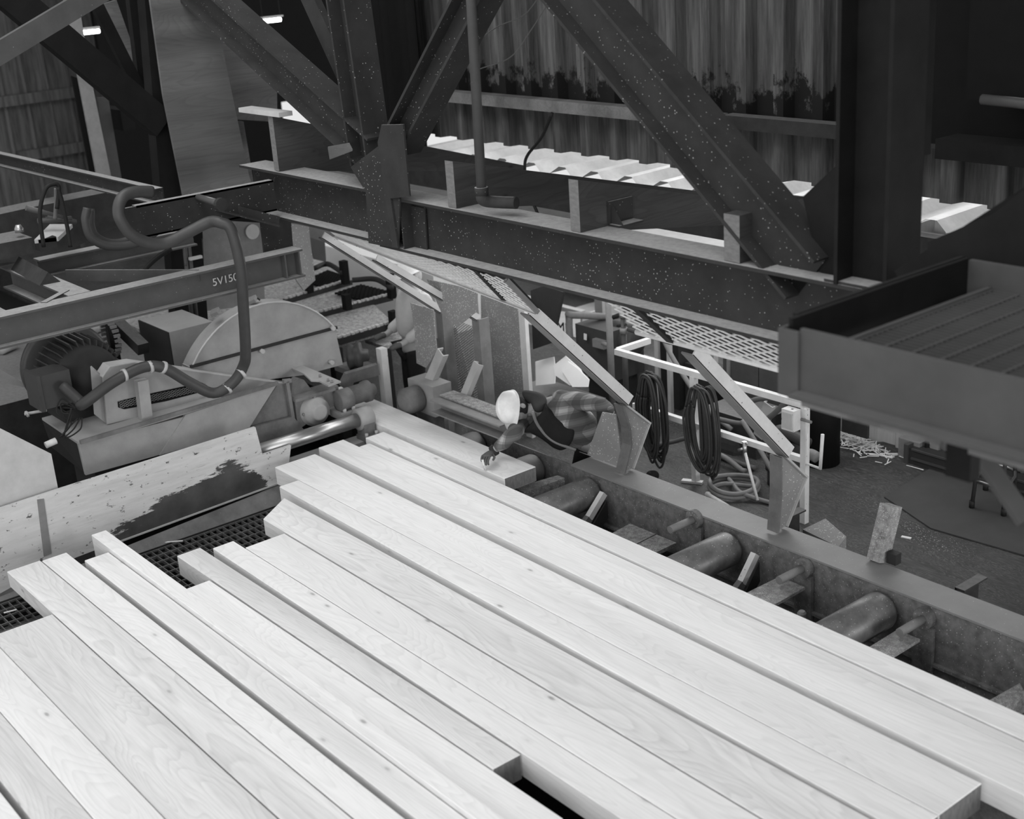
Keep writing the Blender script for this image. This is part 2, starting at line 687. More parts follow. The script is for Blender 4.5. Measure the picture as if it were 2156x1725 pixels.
struct('roof_lean_to', M['galv'], lean_roof)
struct('ceiling', M['black'], lambda bm: box(bm, (-24, 3.4, 8.0), (4, 8.07, 8.1)))  # unseen roof piece, added to shade the upper wall and truss


def lower_wall(bm):
    corr_sheet(bm, (-7.9, 9.32), (-3.5, 9.25), 0, 2.3, .3, .04, (0, -1, 0))


struct('wall_backdrop', M['black'], lambda bm: (box(bm, (-20.1, 8.2, -.8), (-20.0, 11.15, 8)), box(bm, (-20.1, 11.15, 1.95), (-20.0, 15.0, 8))))  # black backdrop added so the gaps between the beams stay dark
struct('wall_lower', M['tin'], lower_wall)

# ================================================================== timbers on the sorting deck
TZ = .55
TB = [  # y near / far at the left end, y near / far at the right end, x left, x right, thickness, z shift, skew, label
    (1.03, 1.415, 1.03, 1.415, -8.3, -3.2, .15, 0, 0, 'pale sawn timber past the dark gap at the lower left picture corner'),
    (1.452, 1.685, 1.448, 1.668, -8.2, -3.2, .15, 0, 0, 'pale timber bordering the dark gap at the lower left corner'),
    (1.688, 1.942, 1.672, 1.932, -8.2, -3.2, .15, .004, 0, 'pale timber, third up from the lower left corner'),
    (1.946, 2.346, 1.940, 2.340, -7.985, -3.2, .15, 0, 0, 'wide pale timber whose square end lies against the grating, lower left edge'),
    (2.355, 2.590, 2.350, 2.612, -8.84, -3.2, .12, 0, 0, 'timber with bold oval grain figure and a dark shadowed side above the small grating'),
    (2.597, 2.775, 2.622, 2.795, -8.825, -3.2, .15, 0, 0, 'narrow timber with scattered dark knots next to the bold grained one'),
    (2.815, 2.992, 2.835, 3.005, -8.60, -3.2, .15, 0, 0, 'timber with long fine grain lines just left of the tall narrow timber'),
    (3.000, 3.112, 3.012, 3.110, -8.91, -3.2, .18, .03, 0, 'tall narrow timber whose end nearly touches the scraped white board'),
    (3.120, 3.300, 3.118, 3.335, -7.665, -4.13, .15, 0, 0, 'timber starting behind the open grating notch, right of the tall narrow timber'),
    (3.312, 3.490, 3.340, 3.520, -8.178, -4.672, .15, 0, 0, 'timber with tall square end over the grating and a dark cut end near the bottom'),
    (3.548, 3.710, 3.524, 3.712, -8.10, -2.6, .15, 0, 0, 'timber with rough bark edge along the dark slot at the bottom'),
    (3.716, 4.028, 3.718, 3.985, -7.937, -2.6, .15, 0, 0, 'wide clear timber ending level on the grating beside the slant cut one'),
    (4.046, 4.352, 3.995, 4.350, -8.275, -2.4, .13, 0, -.225, 'timber with a slanted end cut and swirling knot figure'),
    (4.436, 4.608, 4.376, 4.590, -8.72, -2.943, .15, 0, 0, 'timber with a square end just above the slant cut timber'),
    (4.614, 4.990, 4.595, 4.940, -9.10, -2.943, .15, 0, 0, 'widest pale timber, its near end cut square at the lower right corner'),
    (5.082, 5.326, 4.985, 5.300, -9.20, -1.9, .15, 0, 0, 'timber butting under the bright steel shaft'),
    (5.330, 5.436, 5.306, 5.372, -8.967, -1.9, .15, -.004, 0, 'slim timber set back between two longer ones under the shaft bearing'),
    (5.474, 5.660, 5.378, 5.572, -9.09, -1.9, .15, 0, 0, 'timber at the roller side of the deck, its end below the shaft bearing'),
    (5.735, 6.078, 5.718, 6.032, -10.40, -7.535, .12, 0, 0, 'short timber on the rollers being marked by the gloved hand'),
]


def timber(i, s):
    yn0, yf0, yn1, yf1, xl, xr, th, dz, skew, label = s
    bm = newbm()
    z1 = TZ + dz
    ax, bx = xl, xr
    q = [(ax, yn0), (bx, yn1), (bx, yf1), (ax + skew, yf0)]
    lo = [bm.verts.new((x, y, z1 - th)) for x, y in q]
    hi = [bm.verts.new((x, y, z1)) for x, y in q]
    bm.faces.new(lo[::-1])
    bm.faces.new(hi)
    for k in range(4):
        f = bm.faces.new([lo[k], lo[(k + 1) % 4], hi[(k + 1) % 4], hi[k]])
        f.material_index = 1 if k in (1,) else 0
    bmesh.ops.bevel(bm, geom=list(bm.edges), offset=.004, segments=1, affect='EDGES', clamp_overlap=True)
    wood = 'wood_dull' if i in (3, 1, 9) else 'wood_fig' if i in (4, 12) else 'wood'
    o = obj('timber', bm, M[wood], extra=(M['wood_end'],))
    tag(o, label, 'timber', 'sawn timbers on the sorting deck')


for i, s in enumerate(TB):
    timber(i, s)

# steel skids that carry the timbers, seen in the dark slots between them
for k, xs in enumerate((-7.35, -5.25, -3.7)):
    one('deck_skid', ('steel skid rail under the timbers nearest the grating', 'steel skid rail under the middle of the timbers', 'dark steel skid rail under the timbers at the lower right')[k], 'rail',
        M['dark'], lambda bm: bar(bm, (xs, .95, -.105), (xs, 5.70, -.105), .10, .985))

# ---------------------------------------------------------------- grating floor under the timber ends


def grating(bm, x0, x1, y0, y1, z, py, px):
    y = y0
    while y <= y1:
        box(bm, (x0, y - .003, z - .03), (x1, y + .003, z))
        y += py
    x = x0
    while x <= x1:
        box(bm, (x - .005, y0, z - .012), (x + .005, y1, z + .002))
        x += px


one('floor_grating', 'rusty bar grating under the timber ends beside the scraped white board', 'grating', M['grate'],
    lambda bm: grating(bm, -9.1, -7.5, 1.4, 5.6, .205, .055, .105))
one('grating_rail', 'steel channel carrying the grating along the white board', 'rail', M['dark'], lambda bm: box(bm, (-9.1, 1.3, .06), (-9.02, 5.6, .17)))

# splinters lying on the grating
for (a, b, lab) in (((327, 1144), (385, 1139), 'long wood splinter lying on the grating by the white board'), ((8, 1291), (35, 1284), 'short wood splinter on the grating at the left edge')):
    p, q = at(*a, z=.214), at(*b, z=.214)
    one('splinter', lab, 'splinter', M['wood'], lambda bm: bar(bm, p, q, .012, .006), 'splinters on the grating')

# ---------------------------------------------------------------- scraped white stop board
FX = -9.25
t = thing('stop_board', 'white steel stop board, paint scraped off by timber ends', 'board', (FX, 3.0, .34))


def fence_face(bm):
    pts = [at(-260, 1395, x=FX), at(85, 1203, x=FX), at(252, 1139, x=FX), at(604, 1010, x=FX), at(613, 938, x=FX), at(553, 958, x=FX), at(538, 900, x=FX), at(121, 1032, x=FX), at(-240, 1150, x=FX)]
    poly(bm, pts, (-1, 0, 0), .03)


part('face_plate', t, M['fence'], fence_face)


def fence_apron(bm):
    a, b, c, d = at(-260, 1397, x=FX), at(604, 1012, x=FX), at(597, 1058, z=.215), at(-230, 1440, z=.215)
    poly(bm, [a, b, V((-9.12, b.y, .215)), V((-9.12, a.y, .215))], (-.6, 0, -.8), .02)


part('apron', t, M['machine_dark'], fence_apron)
part('weld_seam', t, M['mid'], lambda bm: poly(bm, [at(78, 1052, x=FX + .001), at(92, 1050, x=FX + .001), at(108, 1165, x=FX + .001), at(92, 1172, x=FX + .001)], (1, 0, 0), .006))
part('lip', t, M['light'], lambda bm: bar(bm, at(250, 1141, x=FX), at(604, 1011, x=FX), .02, .012))

one('guard_sheet', 'pale speckled guard sheet with cut corner at the left picture edge', 'sheet', M['light'],
    lambda bm: poly(bm, [at(-80, 862, x=-9.32), V((-9.32, at(-80, 1000, x=-9.32).y, -.6)), V((-9.32, at(123, 1033, x=-9.32).y, -.6)), at(123, 1033, x=-9.32), at(108, 956, x=-9.32), at(0, 902, x=-9.32)], (-1, 0, 0), .012))
one('guard_sheet', 'grey pointed sheet edge above the motor at the left picture edge', 'sheet', M['machine'],
    lambda bm: poly(bm, [at(-120, 705, x=-10.9), V((-10.9, at(-120, 700, x=-10.9).y, -.6)), V((-10.9, at(-60, 700, x=-10.9).y, -.6)), at(-60, 800, x=-10.9), at(0, 803, x=-10.9), at(74, 822, x=-10.9)], (-1, 0, 0), .012))

# ================================================================== roll case: trough, rollers, plates
YW = 6.41
t = case = thing('roll_case', 'long steel roll case trough with wide flat top flange', 'trough', (-5.0, YW, -.6))


def trough_wall(bm):
    box(bm, (-8.75, YW, -.6), (-1.6, YW + .012, .44))
    box(bm, (-8.75, 5.75, -.62), (-1.6, YW, -.60))
    box(bm, (-8.75, 5.73, -.6), (-1.6, 5.745, .18))


part('side_wall', t, M['trough'], trough_wall)
part('top_flange', t, M['flange'], lambda bm: poly(bm, [(-7.55, YW - .01, .45), (-1.6, YW - .01, .45), (-1.6, YW + .235, .45), (-7.55, YW + .255, .45)], (0, 0, -1), .014))
part('ledge', t, M['trough'], lambda bm: bar(bm, (-7.4, YW - .02, .05), (-1.6, YW - .02, .05), .03, .02))


RX = []
for k, (cx, cy) in enumerate(((1246, 1046), (1537, 1160), (1857, 1296))):
    p = at(cx, cy, y=6.375)
    RX.append(p.x)
RX = [RX[0], RX[1], RX[2]]
RX.append(RX[2] + (RX[2] - RX[1]))
LABR = ('sawdust speckled steel roller nearest the worker', 'steel roller between the two bracket arms, bright patch on its end', 'polished steel roller next to the bare shaft', 'steel roller in the corner beyond the last flip arm')
ROLL_Z = .30


def roller(x, label):
    r = thing('roller', label, 'roller', (x, 6.0, ROLL_Z), 'rollers of the roll case')
    part('drum', r, M['roller'], lambda bm: lathe(bm, (x, 5.77, ROLL_Z), (0, 1, 0), [(0, .10), (.012, .125), (.575, .125), (.600, .118), (.606, .10)], 40), True)
    part('shaft', r, M['dark'], lambda bm: cyl(bm, (x, 6.376, ROLL_Z), (x, 6.405, ROLL_Z), .04))
    return r


for k in range(3):
    roller(RX[k], LABR[k])
# two rollers under the short timber, on the saw side
for x, lab in ((-8.75, 'grey roller end showing beyond the marked timber, left of the worker'), (-7.98, 'worn roller under the worker\'s forearm')):
    r = thing('roller', lab, 'roller', (x, 6.0, ROLL_Z), 'rollers of the roll case')
    part('drum', r, M['machine_dark'], lambda bm: lathe(bm, (x, 5.80, ROLL_Z), (0, 1, 0), [(0, .10), (.012, .128), (.56, .128), (.585, .118), (.60, .10)], 40), True)


def plate_px(name, label, pts, z, th, mat, cat='plate', group=None):
    q = [at(*p, z=z) for p in pts]
    for v in q:
        v.y = min(max(v.y, 5.77), 6.32)
    return one(name, label, cat, M[mat], lambda bm: poly(bm, q, (0, 0, -1), th), group)


G = 'bed plates between the rollers'
plate_px('bed_plate', 'sawdust covered plate between the first two rollers, left half', [(1268, 1134), (1351, 1092), (1404, 1114), (1338, 1146), (1300, 1160)], .20, .03, 'dusty', group=G)
plate_px('bed_plate', 'sawdust covered plate beside the middle roller, right half', [(1341, 1147), (1407, 1115), (1445, 1098), (1481, 1117), (1378, 1165)], .20, .03, 'dusty', group=G)
plate_px('bed_plate', 'dusty plate with the lifting ring beside the second flip arm', [(1565, 1252), (1671, 1199), (1715, 1226), (1612, 1284)], .27, .02, 'dusty', group=G)
plate_px('bed_plate', 'low sawdust covered plate under the polished roller', [(1690, 1282), (1731, 1258), (1806, 1277), (1735, 1325)], -.02, .04, 'dusty', group=G)
plate_px('bed_plate', 'dusty plate fixed to the bare shaft', [(1818, 1370), (1888, 1327), (1937, 1346), (1868, 1388)], .27, .02, 'dusty', group=G)
plate_px('bed_plate', 'wide low plate thick with sawdust at the right of the trough', [(1930, 1420), (2006, 1371), (2080, 1400), (2012, 1450)], .02, .30, 'dusty', group=G)
plate_px('bed_plate', 'dusty bar in the lower right corner of the trough', [(2070, 1482), (2160, 1430), (2160, 1462), (2105, 1494)], .22, .12, 'dusty', group=G)
plate_px('bed_plate', 'dusty wooden block just beyond the cut end of the marked timber', [(1084, 1027), (1187, 996), (1196, 1004), (1104, 1037)], .36, .12, 'dusty', group=G)

# shafts with ring ends
for (a, b, ring, z, lab) in (((1904, 1330), (1951, 1303), (1946, 1302), .24, 'short bare shaft in a ring socket beside the polished roller'), ((1672, 1210), (1690, 1200), (1692, 1196), .26, 'stub shaft in a ring socket beside the second flip arm'), ((1455, 1103), (1468, 1096), (1462, 1093), .24, 'half hidden ring socket behind the first bed plates')):
    c = at(*ring, y=YW - .03)
    r = case

    def ringf(bm):
        lathe(bm, c + V((0, -.02, 0)), (0, 1, 0), [(0, .045), (0, .068), (.045, .068), (.045, .05)], 20)
    rg = part('ring_socket', r, M['trough'], ringf)
    part('shaft', rg, M['mid'], lambda bm: cyl(bm, c + V((0, -.25, -.0)), c + V((0, -.0, 0)), .028))
    part('web_plate', rg, M['trough'], lambda bm: box(bm, (c.x - .07, c.y - .01, c.z - .45), (c.x + .07, c.y + .02, c.z - .05)))
one('bolt_stub', 'upright bolt stub rising from the low dusty plate', 'bolt', M['mid'], lambda bm: lathe(bm, at(1688, 1303, y=6.05) - V((0, 0, .1)), (0, 0, 1), [(0, .03), (.14, .03), (.155, .02)], 12))

# flip arms with painted tips
for k, (xa, top, mid, bot, lab) in enumerate(((-7.12, (1302, 1026), (1271, 1078), (1250, 1106), 'white tipped flip arm below the wide bracket fin'), (-5.59, (1620, 1152), (1591, 1213), (1566, 1247), 'white tipped flip arm below the narrow bracket fin'), (-4.03, (2160, 1392), (2131, 1446), (2105, 1490), 'white tipped flip arm at the right picture edge'), (-8.28, (1140, 955), (1122, 976), (1110, 1000), 'white tipped flip arm behind the marked timber'))):
    p0, p1, p2 = at(*top, x=xa), at(*mid, x=xa), at(*bot, x=xa)
    dy = min(0, 6.35 - p0.y)
    for v in (p0, p1, p2):
        v.y += dy
    g = thing('flip_arm', lab, 'arm', p2, 'white tipped flip arms of the roll case')
    dn = (p1 - p0).normalized()
    part('painted_tip', g, M['white'], lambda bm: bar(bm, p0, p1, .045, .05, (0, 0, 1)))
    part('arm', g, M['machine_dark'], lambda bm: bar(bm, p1, p2, .045, .06, (0, 0, 1)))
    part('web', g, M['dark'], lambda bm: poly(bm, [p0 + V((.026, 0, -.05)), p1 + V((.026, 0, -.06)), p1 + V((.026, .05, -.13)), p0 + V((.026, .005, -.20))], (1, 0, 0), .012))

# ================================================================== roof truss over the roll case
GY = 5.325                      # centre plane of the truss
GZ0, GZ1 = 2.374, 2.759
t = thing('roof_truss', 'dark steel roof truss crossing the picture, speckled with sawdust', 'truss', (-6.5, GY, GZ0))
part('bottom_chord', t, M['truss'], lambda bm: prism(bm, (-8.14, GY, (GZ0 + GZ1) / 2), (-1.0, GY, (GZ0 + GZ1) / 2), P_I(.25, GZ1 - GZ0, .02, .014)))
part('bottom_chord', t, M['truss'], lambda bm: prism(bm, (-10.16, GY, (GZ0 + GZ1) / 2 + .02), (-8.15, GY, (GZ0 + GZ1) / 2 + .02), P_I(.25, GZ1 - GZ0, .02, .014)))
yp = GY - .135
part('gusset_plate', t, M['truss'], lambda bm: poly(bm, [at(738, 352, y=yp), at(800, 305, y=yp), at(842, 420, y=yp), at(838, 524, y=yp), at(776, 512, y=yp), at(770, 404, y=yp)], (0, 1, 0), .012))


def stub(bm):
    y = yp - .016
    poly(bm, [at(803, 263, y=y), at(848, 262, y=y), at(862, 414, y=y), at(822, 418, y=y)], (0, 1, 0), .014)
    poly(bm, [at(803, 263, y=y), at(822, 418, y=y), at(838, 523, y=y), at(826, 520, y=y), at(795, 300, y=y)], (0, 1, 0), .014)


part('splice_angle', t, M['truss'], stub)
part('stiffener', t, M['truss'], lambda bm: box(bm, (-7.85, GY - .115, GZ0 + .02), (-7.835, GY - .01, GZ1 - .03)))
part('splice_plate', t, M['truss'], lambda bm: poly(bm, [at(842, 430, y=GY - .03), at(894, 440, y=GY - .03), at(899, 527, y=GY - .03), at(846, 524, y=GY - .03)], (0, 1, 0), .012))


def member(name, c0, c1, w, h, mat='truss', y=GY, prof='I', grow=1.0):
    a, b = at(*c0, y=y), at(*c1, y=y)
    a = a + (a - b) * (grow - 1)
    pr = P_I(w, h, .02, .014) if prof == 'I' else P_C(w, h, .014) if prof == 'C' else P_rect(w, h)
    up = V((0, 0, 1)) if abs((b - a).normalized().z) < .95 else V((1, 0, 0))
    return part(name, t, M[mat], lambda bm: prism(bm, a, b, pr, up))


member('diagonal', (1228, 0), (1712, 582), .22, .30, grow=1.8)
member('diagonal', (1003, 0), (846, 300), .20, .22, grow=1.9)
member('diagonal', (440, 0), (795, 322), .22, .27, grow=1.9)
member('diagonal', (655, 0), (775, 262), .06, .17, y=GY + .30, prof='R', grow=2.0)
member('post', (733, 0), (782, 345), .22, .24, 'truss', grow=2.0)
cx = (at(1777, 300, y=GY - .12).x + at(1862, 300, y=GY - .12).x) / 2
part('column', t, M['truss_plain'], lambda bm: prism(bm, (cx, GY, GZ1), (cx, GY, 7.5), P_I(.26, .31, .022, .016), (1, 0, 0)))
c2 = at(1917, 200, y=5.9)
z2 = at(1917, 328, y=5.9).z
part('hanger_column', t, M['truss_plain'], lambda bm: (box(bm, (c2.x - .06, 5.85, z2), (c2.x + .07, 5.99, 7.5)),))
part('base_plate', t, M['truss'], lambda bm: box(bm, (cx - .22, GY - .12, GZ1), (cx + .25, GY + .12, GZ1 + .015)))
part('gusset_plate', t, M['truss_plain'], lambda bm: poly(bm, [at(1690, 415, y=GY), at(1780, 330, y=GY), at(1775, 595, y=GY), at(1730, 590, y=GY)], (0, 1, 0), .012))
part('clip_angle', t, M['beam'], lambda bm: poly(bm, [at(690, 312, y=GY - .16), at(735, 304, y=GY - .16), at(742, 318, y=GY - .2), at(694, 336, y=GY - .2)], (0, .3, 1), .012))

# timber joists resting on the girder
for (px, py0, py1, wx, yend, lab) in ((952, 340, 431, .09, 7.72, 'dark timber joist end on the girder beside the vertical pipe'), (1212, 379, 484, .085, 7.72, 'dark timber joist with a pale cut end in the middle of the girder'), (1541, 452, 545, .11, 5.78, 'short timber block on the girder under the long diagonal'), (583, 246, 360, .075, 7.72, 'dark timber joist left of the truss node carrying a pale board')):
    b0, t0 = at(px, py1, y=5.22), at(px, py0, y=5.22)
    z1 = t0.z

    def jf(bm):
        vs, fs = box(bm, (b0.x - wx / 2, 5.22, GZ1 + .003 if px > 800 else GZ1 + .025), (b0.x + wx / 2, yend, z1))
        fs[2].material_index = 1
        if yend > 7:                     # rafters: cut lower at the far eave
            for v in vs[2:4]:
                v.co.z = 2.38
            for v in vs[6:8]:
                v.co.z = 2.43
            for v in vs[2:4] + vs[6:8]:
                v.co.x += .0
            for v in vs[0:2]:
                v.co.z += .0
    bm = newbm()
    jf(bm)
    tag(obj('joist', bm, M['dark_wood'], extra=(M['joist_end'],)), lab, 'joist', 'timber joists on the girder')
z = at(583, 246, y=5.22).z + .002
xa_, xb_ = at(516, 262, y=5.24).x, at(601, 275, y=5.24).x
one('board', 'pale sawn board lying on the left joist', 'board', M['light'], lambda bm: box(bm, (xa_, 5.20, z), (xb_, 5.32, z + .035)))
for (c, lab) in (((1232, 440), 'steel clip bracket beside the middle joist'),):
    p = at(*c, y=5.26)
    t2 = one('clip_bracket', lab, 'bracket', M['truss'], lambda bm: (box(bm, (p.x, 5.44, GZ1 + .002), (p.x + .10, 5.64, GZ1 + .014)), box(bm, (p.x, 5.44, GZ1 + .012), (p.x + .012, 5.64, GZ1 + .15)), poly(bm, [(p.x + .012, 5.46, GZ1 + .014), (p.x + .10, 5.46, GZ1 + .014), (p.x + .012, 5.46, GZ1 + .13)], (0, 1, 0), .01)))

# pipe standing on the girder, its elbow and the hanging cable
t2 = thing('standpipe', 'vertical pipe with a taped elbow standing on the girder', 'pipe', at(1012, 415, y=5.172))
p0, p1 = at(1014, 404, y=5.172), at(992, 0, y=5.172)
part('pipe', t2, M['beam'], lambda bm: cyl(bm, p0, p0 + (p1 - p0) * 2.4, .032, 12), True)
part('collar', t2, M['truss'], lambda bm: cyl(bm, p0 + V((0, 0, -.02)), p0 + V((0, 0, .03)), .045, 12))
part('elbow', t2, M['dark_dust'], lambda bm: tube(bm, [p0, p0 + V((.01, 0, -.05)), p0 + V((.05, .06, -.07)), p0 + V((.20, .12, -.07))], .04, 10))
one('hanging_cable', 'dark cable hanging down from the wall rail to the girder', 'cable', M['rubber'], lambda bm: tube(bm, [at(1163, 238, y=7.7), at(1140, 290, y=7.70), at(1112, 325, y=7.69), at(1105, 350, y=7.67), at(1110, 395, y=7.66), at(1133, 452, y=7.64)], .014, 8))
for k, pts in enumerate(([(1150, -30), (1105, 30), (1050, 55), (1010, 82)], [(1155, 5), (1120, 60), (1075, 120), (1008, 146)])):
    one('string', ('frayed string drooping in front of the wall, upper one', 'frayed string drooping in front of the wall, lower one')[k], 'string', M['hose'], lambda bm: tube(bm, [at(*p, y=5.6) for p in pts], .004, 5))

# ================================================================== back wall: girts, band beam, dark sheets
t = thing('wall_girt', 'timber rail along the rusty wall, long left length', 'rail', (-8.8, 7.84, 2.92))
part('rail', t, M['old_wood'], lambda bm: box(bm, (-10.8, 7.76, 2.925), (-7.2, 7.885, 3.025)))
t = thing('wall_girt', 'dark rail along the rusty wall behind the steel column', 'rail', (-5, 7.84, 2.92))
part('rail', t, M['dark_dust'], lambda bm: box(bm, (-7.15, 7.76, 2.93), (-1.0, 7.885, 3.03)))
one('band_beam', 'long dark beam under the bright gap in the wall', 'beam', M['dark_dust'], lambda bm: box(bm, (-13.0, 7.74, 2.06), (-1.0, 7.84, 2.333)))
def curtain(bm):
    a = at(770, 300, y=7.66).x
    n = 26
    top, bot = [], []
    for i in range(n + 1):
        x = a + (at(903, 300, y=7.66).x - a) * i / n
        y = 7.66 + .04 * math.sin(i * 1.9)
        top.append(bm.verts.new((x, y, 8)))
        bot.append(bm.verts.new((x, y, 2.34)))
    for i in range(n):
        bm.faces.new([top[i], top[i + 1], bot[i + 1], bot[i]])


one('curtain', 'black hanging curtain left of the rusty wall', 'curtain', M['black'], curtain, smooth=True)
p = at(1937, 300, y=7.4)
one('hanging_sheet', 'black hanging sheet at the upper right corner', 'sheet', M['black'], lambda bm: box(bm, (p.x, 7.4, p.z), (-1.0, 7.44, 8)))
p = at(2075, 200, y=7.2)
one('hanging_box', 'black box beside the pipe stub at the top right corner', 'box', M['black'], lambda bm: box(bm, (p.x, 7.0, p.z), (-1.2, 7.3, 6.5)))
one('rail_pipe', 'short dusty pipe stub under the black box at the right edge', 'pipe', M['beam'], lambda bm: cyl(bm, at(2068, 209, y=6.94), at(2230, 226, y=6.94), .03))
p = at(2000, 285, y=7.3)
one('wall_rail', 'dark ledge at the right edge below the black sheet', 'ledge', M['truss_plain'], lambda bm: box(bm, (p.x, 7.15, p.z - .12), (-1.0, 7.38, p.z)))

# ================================================================== raised platform at the right (nearest, out of focus)
PX0, PY0, PZ = at(1638, 690, z=3.0).x, at(1638, 690, z=3.0).y, 3.0
t = thing('catwalk_platform', 'blurred dark steel platform with grating floor at the right', 'platform', (PX0 + .8, PY0 + .5, PZ - .25))


def chan(bm):
    prism(bm, (PX0 + .10, PY0, PZ - .125), (2.0, PY0, PZ - .125), P_C(.07, .25, .012, -1))


part('front_channel', t, M['platform'], lambda bm: (box(bm, (PX0 + .10, PY0 + .01, PZ - .25), (2.0, PY0 + .03, PZ)), box(bm, (PX0 + .10, PY0 - .06, PZ - .25), (2.0, PY0 + .01, PZ - .235)), box(bm, (PX0 + .10, PY0 + .01, PZ), (2.0, PY0 + .03, PZ + .012))))
part('lower_plate', t, M['machine_dark'], lambda bm: (box(bm, (PX0 + .10, PY0 + .02, PZ - .305), (-2.56, PY0 + .035, PZ - .251)), box(bm, (-2.45, PY0 + .02, PZ - .305), (2.0, PY0 + .035, PZ - .251))))
part('corner_angle', t, M['platform'], lambda bm: (box(bm, (PX0, PY0, PZ - .27), (PX0 + .10, PY0 + .012, PZ)), box(bm, (PX0, PY0 + .012, PZ - .27), (PX0 + .012, PY0 + .10, PZ))))
part('side_channel', t, M['truss_plain'], lambda bm: (box(bm, (PX0 - .01, PY0 + .10, PZ - .02), (PX0 + .012, 5.09, PZ + .035)), box(bm, (PX0 + .012, PY0 + .05, PZ - .22), (PX0 + .03, 5.09, PZ + .03))))
part('grating', t, M['platform'], lambda bm: grating(bm, PX0 + .16, 2.0, PY0 + .12, 5.08, PZ - .09, .034, .125))
part('grating_edge', t, M['platform'], lambda bm: (box(bm, (PX0 + .13, PY0 + .1, PZ - .12), (PX0 + .155, 5.08, PZ - .08)), box(bm, (PX0 + .03, 5.09, PZ - .2), (2.0, 5.12, PZ + .02))))
part('bracket', t, M['truss_plain'], lambda bm: box(bm, (-2.55, PY0 + .04, PZ - .42), (-2.45, PY0 + .10, PZ - .22)))
# upright and diagonal strut beyond it
yq = 5.135
one('kick_plate', 'dark upright plate at the far end of the blurred platform', 'plate', M['truss_plain'], lambda bm: poly(bm, [at(1953, 570, y=yq), at(1953, 510, y=yq), at(2090, 450, y=yq), at(2260, 320, y=yq), at(2260, 590, y=yq), at(2050, 612, y=yq)], (0, 1, 0), .02))
t = thing('stair_stringer', 'blurred dark diagonal stair stringer at the right edge', 'stringer', at(2000, 600, y=5.20))
part('stringer', t, M['truss_plain'], lambda bm: bar(bm, at(1905, 600, y=5.20), at(2330, 335, y=5.20), .04, .16))
part('hand_rail', t, M['beam'], lambda bm: cyl(bm, at(2050, 610, y=5.215), at(2260, 480, y=5.215), .02))
t = thing('rail_brace', 'blurred rusty diagonal brace below the platform at the right edge', 'brace', at(2150, 1045, y=4.3))
part('brace', t, M['platform'], lambda bm: prism(bm, at(2068, 925, y=4.3), at(2180, 1085, y=4.3), P_L(.09, .09, .012, 1, 1), (0, -1, 0)))

# ================================================================== bracket arms over the roll case
def bracket(X, label, top, bot, out, low, bartop, barpts, wide=.10, guard=None):
    g = thing('bracket_arm', label, 'bracket', (X, 6.55, .45), 'bracket arms over the roll case')
    T, B, O, L = at(*top, x=X), at(*bot, x=X), at(*out, x=X), at(*low, x=X)
    T = T.lerp(B, .07)
    L.z = max(L.z, .47)
    w2 = wide / 2
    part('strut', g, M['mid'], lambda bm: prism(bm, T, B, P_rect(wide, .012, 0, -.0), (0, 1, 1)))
    nrm = V((0, -(B - T).z, (B - T).y)).normalized()
    nrm = nrm if nrm.z > 0 else -nrm
    dd = (B - T).normalized()

    def side(bm):
        poly(bm, [T + V((w2, 0, 0)), B + V((w2, 0, 0)), B + V((w2, 0, 0)) + nrm * .085, T + V((w2, 0, 0)) + nrm * .085], (-1, 0, 0), .012)
    part('strut_side', g, M['white'], side)  # side face set paler than the strut's underside
    bp = [at(*p, x=X) for p in barpts]
    bp[-1].z = .468

    def fb(bm):
        for a, b in zip(bp, bp[1:]):
            prism(bm, a, b, P_rect(wide, .014), (0, 1, 0))
    part('front_bar', g, M['machine_dark'], fb)

    def fin(bm):
        poly(bm, [bp[0], B, O, L] + [bp[k] for k in range(len(bp) - 1, 0, -1)], (1, 0, 0), .012)
    part('fin_plate', g, M['plate'], fin)

    def edge(bm):
        prism(bm, B, O, P_rect(.075, .014, .0), (0, 1, 1))
        prism(bm, O, L, P_rect(.06, .012, .0), (0, 1, 0))
    part('fin_edge', g, M['light'], edge)
    if guard:
        part('guard_plate', g, M['plate'], lambda bm: poly(bm, [V((q.x, q.y, max(q.z, .462))) for q in [at(*p, y=6.60) for p in guard]], (0, 1, 0), .010))
    return g


bracket(-7.107, 'bracket arm with wide speckled guard plate right of the bending worker', (1088, 646), (1313, 851), (1364, 890), (1330, 1002), (1308, 851), [(1303, 852), (1318, 900), (1321, 935), (1307, 1001)],
        guard=[(1268, 868), (1296, 873), (1312, 995), (1222, 1012), (1236, 958)])
bracket(-5.57, 'bracket arm in front of the white railing corner, narrow fin', (1430, 727), (1648, 960), (1693, 1003), (1652, 1112), (1632, 960), [(1634, 960), (1634, 1040), (1628, 1123)])

